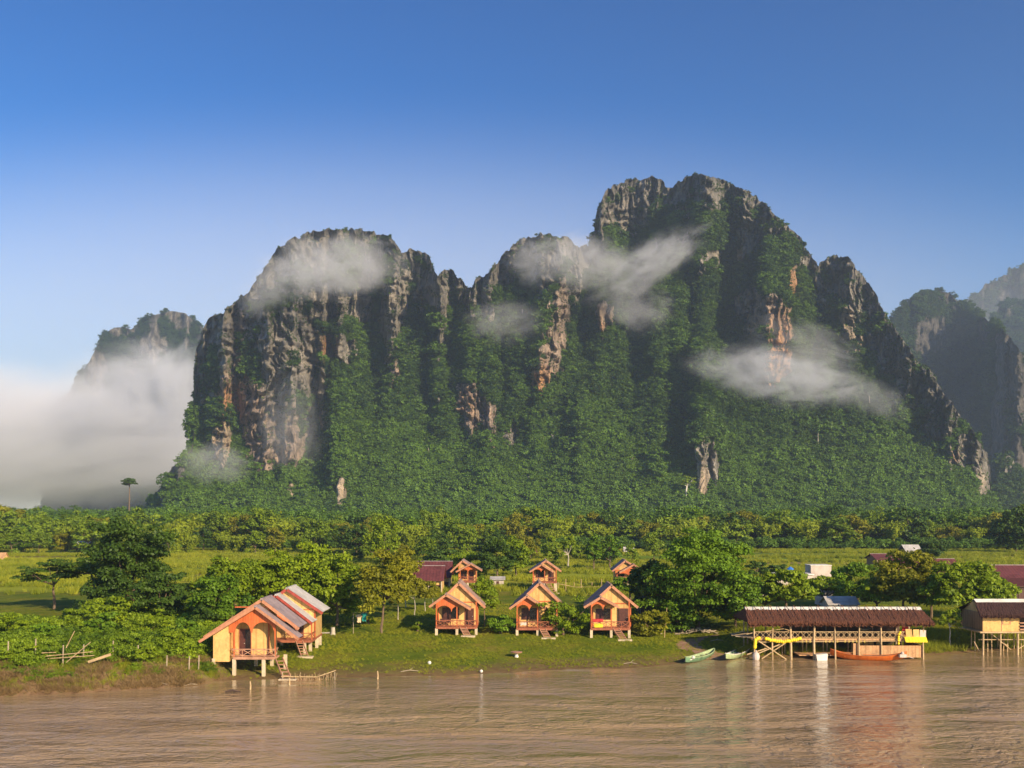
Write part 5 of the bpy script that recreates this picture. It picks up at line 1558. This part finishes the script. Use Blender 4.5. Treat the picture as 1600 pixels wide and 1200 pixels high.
tree_at(596, 990, 860, 112, 'l_olive', 'olive tinted tree with leaning trunk beside the hanging shirts', 13, K=110, per=120, leaf=.17, rzf=.40, cr=.26, lean=.07, trunk_r=.16, low=-.6, lump=.4, limbs=10)
for i, (px_, pb_, pt_, w_) in enumerate(((622, 968, 912, 40), (648, 962, 902, 40), (664, 955, 906, 34), (634, 950, 898, 44), (676, 948, 915, 24))):
    tree_at(px_, pb_, pt_, w_, 'l_olive', ['slim young olive green tree first in the little orchard row, beside the leaning trunk tree', 'young orchard tree in front of the maroon roofed wing', 'orchard tree left of the leftmost river bungalow', 'rounder orchard tree behind the front row, before the lower maroon wing',
             'smallest orchard sapling, touching the left eave of the leftmost river bungalow'][i], 20 + i, K=26, per=80, leaf=.17, rzf=.36, trunk_r=.07, bark='bark_pale', limbs=4, group='young orchard trees', name='orchard_tree')
tree_at(757, 978, 903, 50, 'l_mid', 'slim light green tree right of the leftmost river bungalow', 30, K=44, per=80, leaf=.15, rzf=.4, trunk_r=.08)
tree_at(777, 905, 842, 66, 'l_dark', 'dark round tree behind the pale washhouse', 31, K=60, per=90, leaf=.25, rzf=.45, low=-.8)
tree_at(806, 903, 840, 50, 'l_mid', 'greener tree beside the dark one behind the pale washhouse', 32, K=50, per=90, leaf=.25, rzf=.46, low=-.8)
tree_at(928, 892, 838, 30, 'l_deep', 'narrow dark tree, left of the pair in the field beyond the small bungalows', 33, K=34, per=80, leaf=.25, rzf=.46, group='pair of narrow field trees', name='field_tree')
tree_at(953, 892, 836, 34, 'l_deep', 'narrow dark tree, right of the pair in the field beyond the small bungalows', 34, K=36, per=80, leaf=.25, rzf=.46, group='pair of narrow field trees', name='field_tree')
tree_at(888, 885, 836, 26, 'l_mid', 'thin pale trunked field tree right of the tiny back bungalow', 35, K=26, per=70, leaf=.25, rzf=.4, name='field_tree', bark='bark_pale')
tree_at(862, 876, 838, 34, 'l_mid', 'light field tree straight behind the tiny back bungalow', 36, K=30, per=70, leaf=.28, rzf=.42, name='field_tree')
tree_at(598, 884, 806, 54, 'l_mid', 'tall light green tree rising behind the olive tinted tree', 37, K=60, per=90, leaf=.28, rzf=.46, low=-.8)
tree_at(1228, 965, 890, 84, 'l_mid', 'leafy tree behind the left half of the pier restaurant', 40, K=70, per=110, leaf=.2, rzf=.42, cr=.3)
tree_at(1195, 960, 905, 50, 'l_dark', 'small dark tree left of the restaurant roof', 41, K=40, per=90, leaf=.18, rzf=.45)
tree_at(1290, 952, 902, 70, 'l_mid', 'low leafy tree in front of the pale tin roof slope', 42, K=46, per=90, leaf=.19, rzf=.4)
tree_at(1340, 948, 880, 84, 'l_deep', 'dark green tree right of the white block', 43, K=80, per=100, leaf=.2, rzf=.46, low=-.8)
tree_at(1412, 965, 866, 96, 'l_olive', 'tall yellowish tree behind the right half of the pier restaurant', 44, K=90, per=120, leaf=.22, rzf=.45, low=-.7, lump=.4)
tree_at(1370, 962, 905, 60, 'l_mid', 'small leafy tree left of the tall yellowish one', 45, K=46, per=90, leaf=.19, rzf=.44)
tree_at(1455, 968, 895, 60, 'l_mid', 'leafy tree above the right end of the restaurant roof', 46, K=50, per=100, leaf=.2, rzf=.42)
tree_at(1503, 985, 878, 104, 'l_mid', 'thick leafy tree standing left of the stilt hut', 47, K=100, per=120, leaf=.21, rzf=.42, cr=.27, low=-.6, lump=.4)
tree_at(1552, 970, 905, 76, 'l_mid', 'low light green tree behind the stilt hut roof', 48, K=60, per=100, leaf=.2, rzf=.42)
tree_at(1484, 1012, 950, 34, 'l_mid', 'thin pale trunked sapling on the bank between restaurant and stilt hut', 49, K=22, per=50, leaf=.15, rzf=.3, trunk_r=.08, bark='bark_pale')
tree_at(1588, 866, 796, 66, 'l_dark', 'dark tall tree at the right edge before the mountain foot', 50, K=80, per=90, leaf=.45, rzf=.48, low=-.85)
tree_at(1458, 874, 846, 44, 'l_dark', 'dark round bush tree beside the far grey roofed farm hut', 52, K=50, per=80, leaf=.35, rzf=.48, low=-.8)
tree_at(880, 992, 938, 74, 'l_mid', 'leafy bush hiding the right side of the middle river bungalow', 60, K=80, per=100, leaf=.14, rzf=.5, low=-.9, name='bush', cat='bush', cr=.28, lump=.5)
tree_at(1016, 994, 956, 58, 'l_olive', 'olive bush right of the rightmost river bungalow', 61, K=60, per=90, leaf=.14, rzf=.5, low=-.9, name='bush', cat='bush')
tree_at(782, 990, 962, 48, 'l_deep', 'dark green bush between the left and middle river bungalows', 62, K=46, per=90, leaf=.14, rzf=.5, low=-.9, name='bush', cat='bush')
tree_at(652, 986, 972, 16, 'l_mid', 'small weed bush on the grass left of the leftmost river bungalow', 63, K=12, per=50, leaf=.12, rzf=.5, low=-.9, name='bush', cat='bush')
tree_at(575, 975, 962, 22, 'l_mid', 'small bush at the foot of the leaning trunk tree', 64, K=12, per=50, leaf=.12, rzf=.5, low=-.9, name='bush', cat='bush')
tree_at(190, 975, 935, 110, 'l_mid', 'wide pale green thicket bush before the creeper smothered tree', 65, K=70, per=100, leaf=.17, rzf=.5, low=-.9, name='bush', cat='bush', lump=.5)
tree_at(1182, 902, 878, 40, 'l_dark', 'dark hedge bush in the field left of the flat roofed house', 66, K=30, per=80, leaf=.22, rzf=.5, low=-.9, name='bush', cat='bush')
tree_at(1215, 900, 882, 34, 'l_dark', 'dark hedge bush directly left of the blue tank', 67, K=30, per=80, leaf=.22, rzf=.5, low=-.9, name='bush', cat='bush')
tree_at(845, 896, 886, 40, 'l_dark', 'low dark hedge bush behind the tiny back bungalow', 68, K=24, per=60, leaf=.22, rzf=.5, low=-.9, name='bush', cat='bush')
tree_at(735, 900, 862, 90, 'l_mid', 'broad bush tree behind the bungalow at the end of the longhouse', 69, K=70, per=80, leaf=.25, rzf=.46, low=-.85)
tree_at(690, 892, 858, 70, 'l_dark', 'dark bush tree behind the maroon roofed long house', 70, K=50, per=80, leaf=.28, rzf=.46, low=-.85)

# palm by the third bungalow
def palm(loc, h, r, label, seed, fronds=14):
    rs = np.random.RandomState(seed)
    root = empty('palm', loc, 0, label, 'palm')
    MB().path([(0, 0, -.2), (.05, 0, h * .6), (.0, .05, h)], [.16, .13, .11], 8).build('trunk', M['bark'], root)
    Q = []
    for k in range(fronds):
        a = 6.283 * k / fronds + rs.uniform(-.2, .2); el = rs.uniform(.2, 1.1)
        prev = None
        for s in np.linspace(0, 1, 14):
            rr = r * s; z = h + rr * math.sin(el) - r * 1.0 * s * s
            c = np.array([math.cos(a) * rr * math.cos(el), math.sin(a) * rr * math.cos(el), z])
            side = np.array([-math.sin(a), math.cos(a), -.35])
            w = .5 * math.sin(math.pi * min(1, s * .9 + .1)) + .05
            for sg in (-1, 1):
                sd = side * np.array([sg, sg, 1])
                d = np.array([math.cos(a), math.sin(a), 0]) * .07
                Q.append([c - d, c + d, c + d * 1.5 + sd * w, c - d * .2 + sd * w])
    Q = np.array(Q)
    link('crown', leaf_mesh('crown', Q, rs, M['l_deep']), root)
    return root
X, Y, Z = ground_at(945, 948)
palm((X, Y, Z), 1.6, 2.3, 'low arching palm behind the roof of the rightmost river bungalow', 3)

# lone flat topped tree and white trunked giant against the slopes
Yt = 560.
make_tree('emergent_tree', (wx(203, Yt), Yt, 2), wz(748, Yt) - 2, 3.6, 2.4, 'l_dark', 80, K=22, per=70, leaf=.6, cr=.4, flat=.4, trunk_r=.5, label='lone umbrella shaped tree standing before the fog bank', limbs=8)
Yt = main['surf'](1073, 775) - 6
zb_ = wz(792, Yt)
make_tree('emergent_tree', (wx(1073, Yt), Yt, zb_), wz(742, Yt) - zb_, 6, 4.5, 'l_mid', 81, K=22, per=60, leaf=.6, cr=.4, flat=.4, trunk_r=.8, bark='white', label='pale trunked giant tree left of the white rock on the lower slope', limbs=10)

# ---------------------------------------------------------------- tree line along the far side of the fields (copies)
protos = []
kinds = (('round_tree', 'l_line', 0), ('round_tree', 'l_line', 1), ('bamboo_clump', 'l_bamboo', 2), ('tall_tree', 'l_deep', 3), ('round_tree', 'l_olive', 4), ('dark_tree', 'l_dark', 5), ('bamboo_clump', 'l_bamboo', 6))
for nm, mt, k in kinds:
    if nm == 'bamboo_clump':
        rs_ = np.random.RandomState(200 + k); Q = []; val = []
        for c in range(26):
            a = rs_.uniform(0, 6.283); L0 = rs_.uniform(.7, 1.1) * 11; out = rs_.uniform(.15, .5)
            for s in np.linspace(.15, 1, 26):
                p = np.array([math.cos(a) * out * L0 * s ** 1.6, math.sin(a) * out * L0 * s ** 1.6, L0 * (s - .28 * s ** 3)])
                P_ = p + rs_.normal(size=(5, 3)) * .5
                Q.append(leaf_quads(rs_, P_, np.tile([math.cos(a), math.sin(a), .2], (5, 1)), .5, asp=.4)); val.append(np.clip(rs_.uniform(0, 1, 5) * .5 + (c % 5) / 9, 0, 1))
        root = empty(nm, (0, 0, 0), 0, 'x', 'bamboo')
        b = MB()
        for c in range(6): b.tube((0, 0, -.5), (rs_.uniform(-1.5, 1.5), rs_.uniform(-1.5, 1.5), 7), .07, .04, 5)
        b.build('culms', M['bamboo'], root)
        link('crown', leaf_mesh('crown', np.concatenate(Q), rs_, M[mt], np.concatenate(val)), root)
    else:
        h = 11.0
        root = make_tree(nm, (0, 0, 0), h, 4.4 if nm != 'tall_tree' else 3.0, 4.9, mt, 210 + k, K=46, per=60, leaf=.42, cr=.33, low=-.85, lump=.5, trunk_r=.22, label='x', cat='tree')
    protos.append(root)
pc_ = {}
for q in COL.objects:
    if q.parent: pc_.setdefault(q.parent.name, []).append(q)
KN = {'round_tree': 'rounded green tree', 'bamboo_clump': 'feathery yellow green bamboo clump', 'tall_tree': 'slender tall green tree', 'dark_tree': 'dark green tree'}
def spot(px):
    for lim, s in ((80, 'at the far left'), (180, 'left of the creeper smothered tree'), (300, 'behind the creeper smothered tree'), (420, 'above the large left bungalow'), (520, 'above the metal roofed bungalow'), (640, 'above the olive tinted tree'),
                   (760, 'above the maroon long house'), (880, 'above the tiny back bungalow'), (1000, 'above the pair of narrow field trees'), (1190, 'behind the great round tree'), (1300, 'above the white block'), (1420, 'left of the far grey farm hut'), (1520, 'right of the far grey farm hut')):
        if px < lim: return s
    return 'at the far right'
rs = np.random.RandomState(33)
line = []
for px_ in np.arange(-90, 1700, 13.5):
    line.append((px_ + rs.uniform(-7, 7), 322 + rs.uniform(-10, 22), rs.uniform(.72, 1.12), rs.choice([0, 1, 2, 3, 4, 5, 6], p=[.26, .22, .18, .05, .13, .02, .14])))
for px_ in np.arange(-60, 820, 21):
    line.append((px_ + rs.uniform(-9, 9), 288 + rs.uniform(-14, 10), rs.uniform(.55, .95), rs.choice([0, 1, 2, 3, 4, 5, 6], p=[.22, .2, .15, .06, .16, .1, .11])))
for px_ in np.arange(560, 1020, 27):
    line.append((px_ + rs.uniform(-10, 10), 235 + rs.uniform(-18, 18), rs.uniform(.3, .62), rs.choice([0, 1, 4, 5])))
used = set()
for px_, Yt, s, k in line:
    p = protos[k]
    if k in used:
        c = p.copy(); COL.objects.link(c)
        for ch in pc_.get(p.name, []):
            d = ch.copy(); COL.objects.link(d); d.parent = c
    else:
        c = p; used.add(k)
    c.location = (wx(px_, Yt), Yt, 1.9)
    c.rotation_euler = (0, 0, rs.uniform(0, 6.28))
    c.scale = (s * rs.uniform(.9, 1.35), s * rs.uniform(.9, 1.35), s * rs.uniform(.85, 1.15))
    nm = kinds[k][0]
    row = 'in the far row' if Yt > 305 else ('in the middle row' if Yt > 262 else 'standing in the fields')
    lb = KN[nm] + ' ' + row + ' ' + spot(px_)
    c['label'] = lb
    c['group'] = lb.replace('tree ', 'trees ').replace('clump ', 'clumps ')
for k, p in enumerate(protos):
    if k not in used:
        for ch in pc_.get(p.name, []): bpy.data.objects.remove(ch)
        bpy.data.objects.remove(p)

# ---------------------------------------------------------------- ground cover (stuff)
BUSH = proto_crown(6, 12, 60, .085, 'l_shrub', 300, .9, cr=.42)
DRY = proto_tuft(5, 46, 'l_dry', 320, .6, .035, .9)
GRS = proto_tuft(5, 40, 'l_grass', 340, .5, .028, .6)
RICE = proto_tuft(4, 50, 'l_rice', 360, .7, .05, .3)
def scat_region(n, x0, x1, y0, y1, keep, s0, s1, seed, sink=.1, zsc=None):
    rs = np.random.RandomState(seed)
    Y = np.sqrt(rs.uniform(y0 ** 2, y1 ** 2, n)); px = rs.uniform(x0, x1, n); X = (px - 800) / F * Y
    d = Y - shore(X); Z = gz(X, Y)
    k = keep(px, Y, d, X, rs)
    X, Y, Z, px, d = X[k], Y[k], Z[k], px[k], d[k]
    s = rs.uniform(s0, s1, len(X)) ** 1.0
    return np.stack([X, Y, Z - sink * s], -1), s, np.clip(.5 + .55 * fbm(X / 6, Y / 6, o=3, seed=seed) + rs.uniform(-.2, .2, len(X)), 0, 1)
P_, s_, t_ = scat_region(9000, -140, 352, 76, 128, lambda px, Y, d, X, rs: (d > 5.0 + 1.3 * vnoise(X / 2.2, Y / 2.2, seed=2)) & (px < 350 - np.clip(92 - Y, 0, 20) * 3.2 - np.clip(d - 24, 0, 20) * 0) & ((d < 27 + 5 * vnoise(X / 5, 2., seed=1)) | (px > 210)) & ((px < 318) | (Y > 90)) & (rs.uniform(0, 1, len(px)) < .5 + .75 * fbm(X / 3.5, Y / 3.5, o=2, seed=44)), .28, 1.15, 71, 0)
P2, s2, t2 = scat_region(5000, -140, 335, 74, 90, lambda px, Y, d, X, rs: (d > 1.6) & (d < 6.0) & (rs.uniform(0, 1, len(px)) < .16 + .75 * vnoise(X / 1.9, Y / 1.5, seed=29)), .15, .42, 77, 0)
P_, s_, t_ = np.concatenate([P_, P2]), np.concatenate([s_, s2]), np.concatenate([t_, t2])
scatter('undergrowth', P_, s_, t_, BUSH, 'tangled bright green undergrowth covering the left bank')
P_, s_, t_ = scat_region(26000, -140, 345, 73, 88, lambda px, Y, d, X, rs: (d > .1) & (d < 5.5) & (rs.uniform(0, 1, len(px)) < .22 + .45 * vnoise(X / 1.9, Y / 1.2, seed=12)), .18, .55, 72)
scatter('dry_weeds', P_, s_, t_, DRY, 'dry brown weeds and roots on the eroded left bank')
P_, s_, t_ = scat_region(60000, 300, 1640, 80, 128, lambda px, Y, d, X, rs: (d > .5) & (rs.uniform(0, 1, len(px)) < np.clip(.25 + .8 * fbm(X / 4, Y / 4, o=3, seed=14) + .2 * (d > 4), .05, 1)), .07, .23, 73, 0)
scatter('grass', P_, s_, t_, GRS, 'short tufted grass on the sloping river lawn')
P_, s_, t_ = scat_region(7000, 1045, 1680, 90, 118, lambda px, Y, d, X, rs: (d > .6) & (d < 12) & ((px > 1150) | (px < 0)) & (rs.uniform(0, 1, len(px)) < .5), .3, .8, 74, 0)
scatter('tall_grass', P_, s_, t_, GRS, 'longer unkempt grass on the bank under the restaurant and stilt hut')
P_, s_, t_ = scat_region(45000, -60, 1660, 135, 308, lambda px, Y, d, X, rs: (rs.uniform(0, 1, len(px)) < np.clip(.5 + 1.6 * fbm(X / 40, Y / 9, o=2, seed=15), .0, 1)), .45, .9, 75, 0)
scatter('rice_plants', P_, s_, t_, RICE, 'yellow green rice growing in the fields behind the village')

P_, s_, t_ = scat_region(5000, -140, 345, 73, 92, lambda px, Y, d, X, rs: (d > .5) & (d < 7) & (rs.uniform(0, 1, len(px)) < .3 + .5 * vnoise(X / 1.7, Y / 1.4, seed=19)), .25, .6, 76)
scatter('bank_weeds', P_, s_, t_, GRS, 'green weeds hanging over the eroded left bank')

for i, (px_, pb_, pt_, w_, mt_, lb_) in enumerate(((20, 1000, 958, 80, 'l_mid', 'mounded shrub at the far left of the overgrown bank'), (70, 1010, 975, 60, 'l_deep', 'shrub behind the broken bamboo fence'), (118, 990, 950, 70, 'l_mid', 'bright shrub above the broken bamboo fence'),
    (165, 1002, 962, 56, 'l_deep', 'dark shrub above the tilted plank'), (225, 1000, 955, 74, 'l_mid', 'tall bright shrub right of the tilted plank'), (262, 1022, 985, 60, 'l_mid', 'shrub at the right end of the overgrown bank'), (292, 1008, 968, 46, 'l_deep', 'dark shrub beside the lean-to of the large bungalow'),
    (225, 1035, 1008, 44, 'l_mid', 'low bright shrub near the bank edge right of the plank'), (35, 1036, 1010, 40, 'l_mid', 'low bright shrub near the bank edge at the far left'), (318, 992, 948, 44, 'l_dark', 'dark shrub in the shade behind the lean-to'))):
    tree_at(px_, pb_, pt_, w_, mt_, lb_, 400 + i, K=44, per=90, leaf=.12, rzf=.5, low=-.9, name='shrub', cat='shrub', cr=.3, lump=.7, trunk_r=.05)
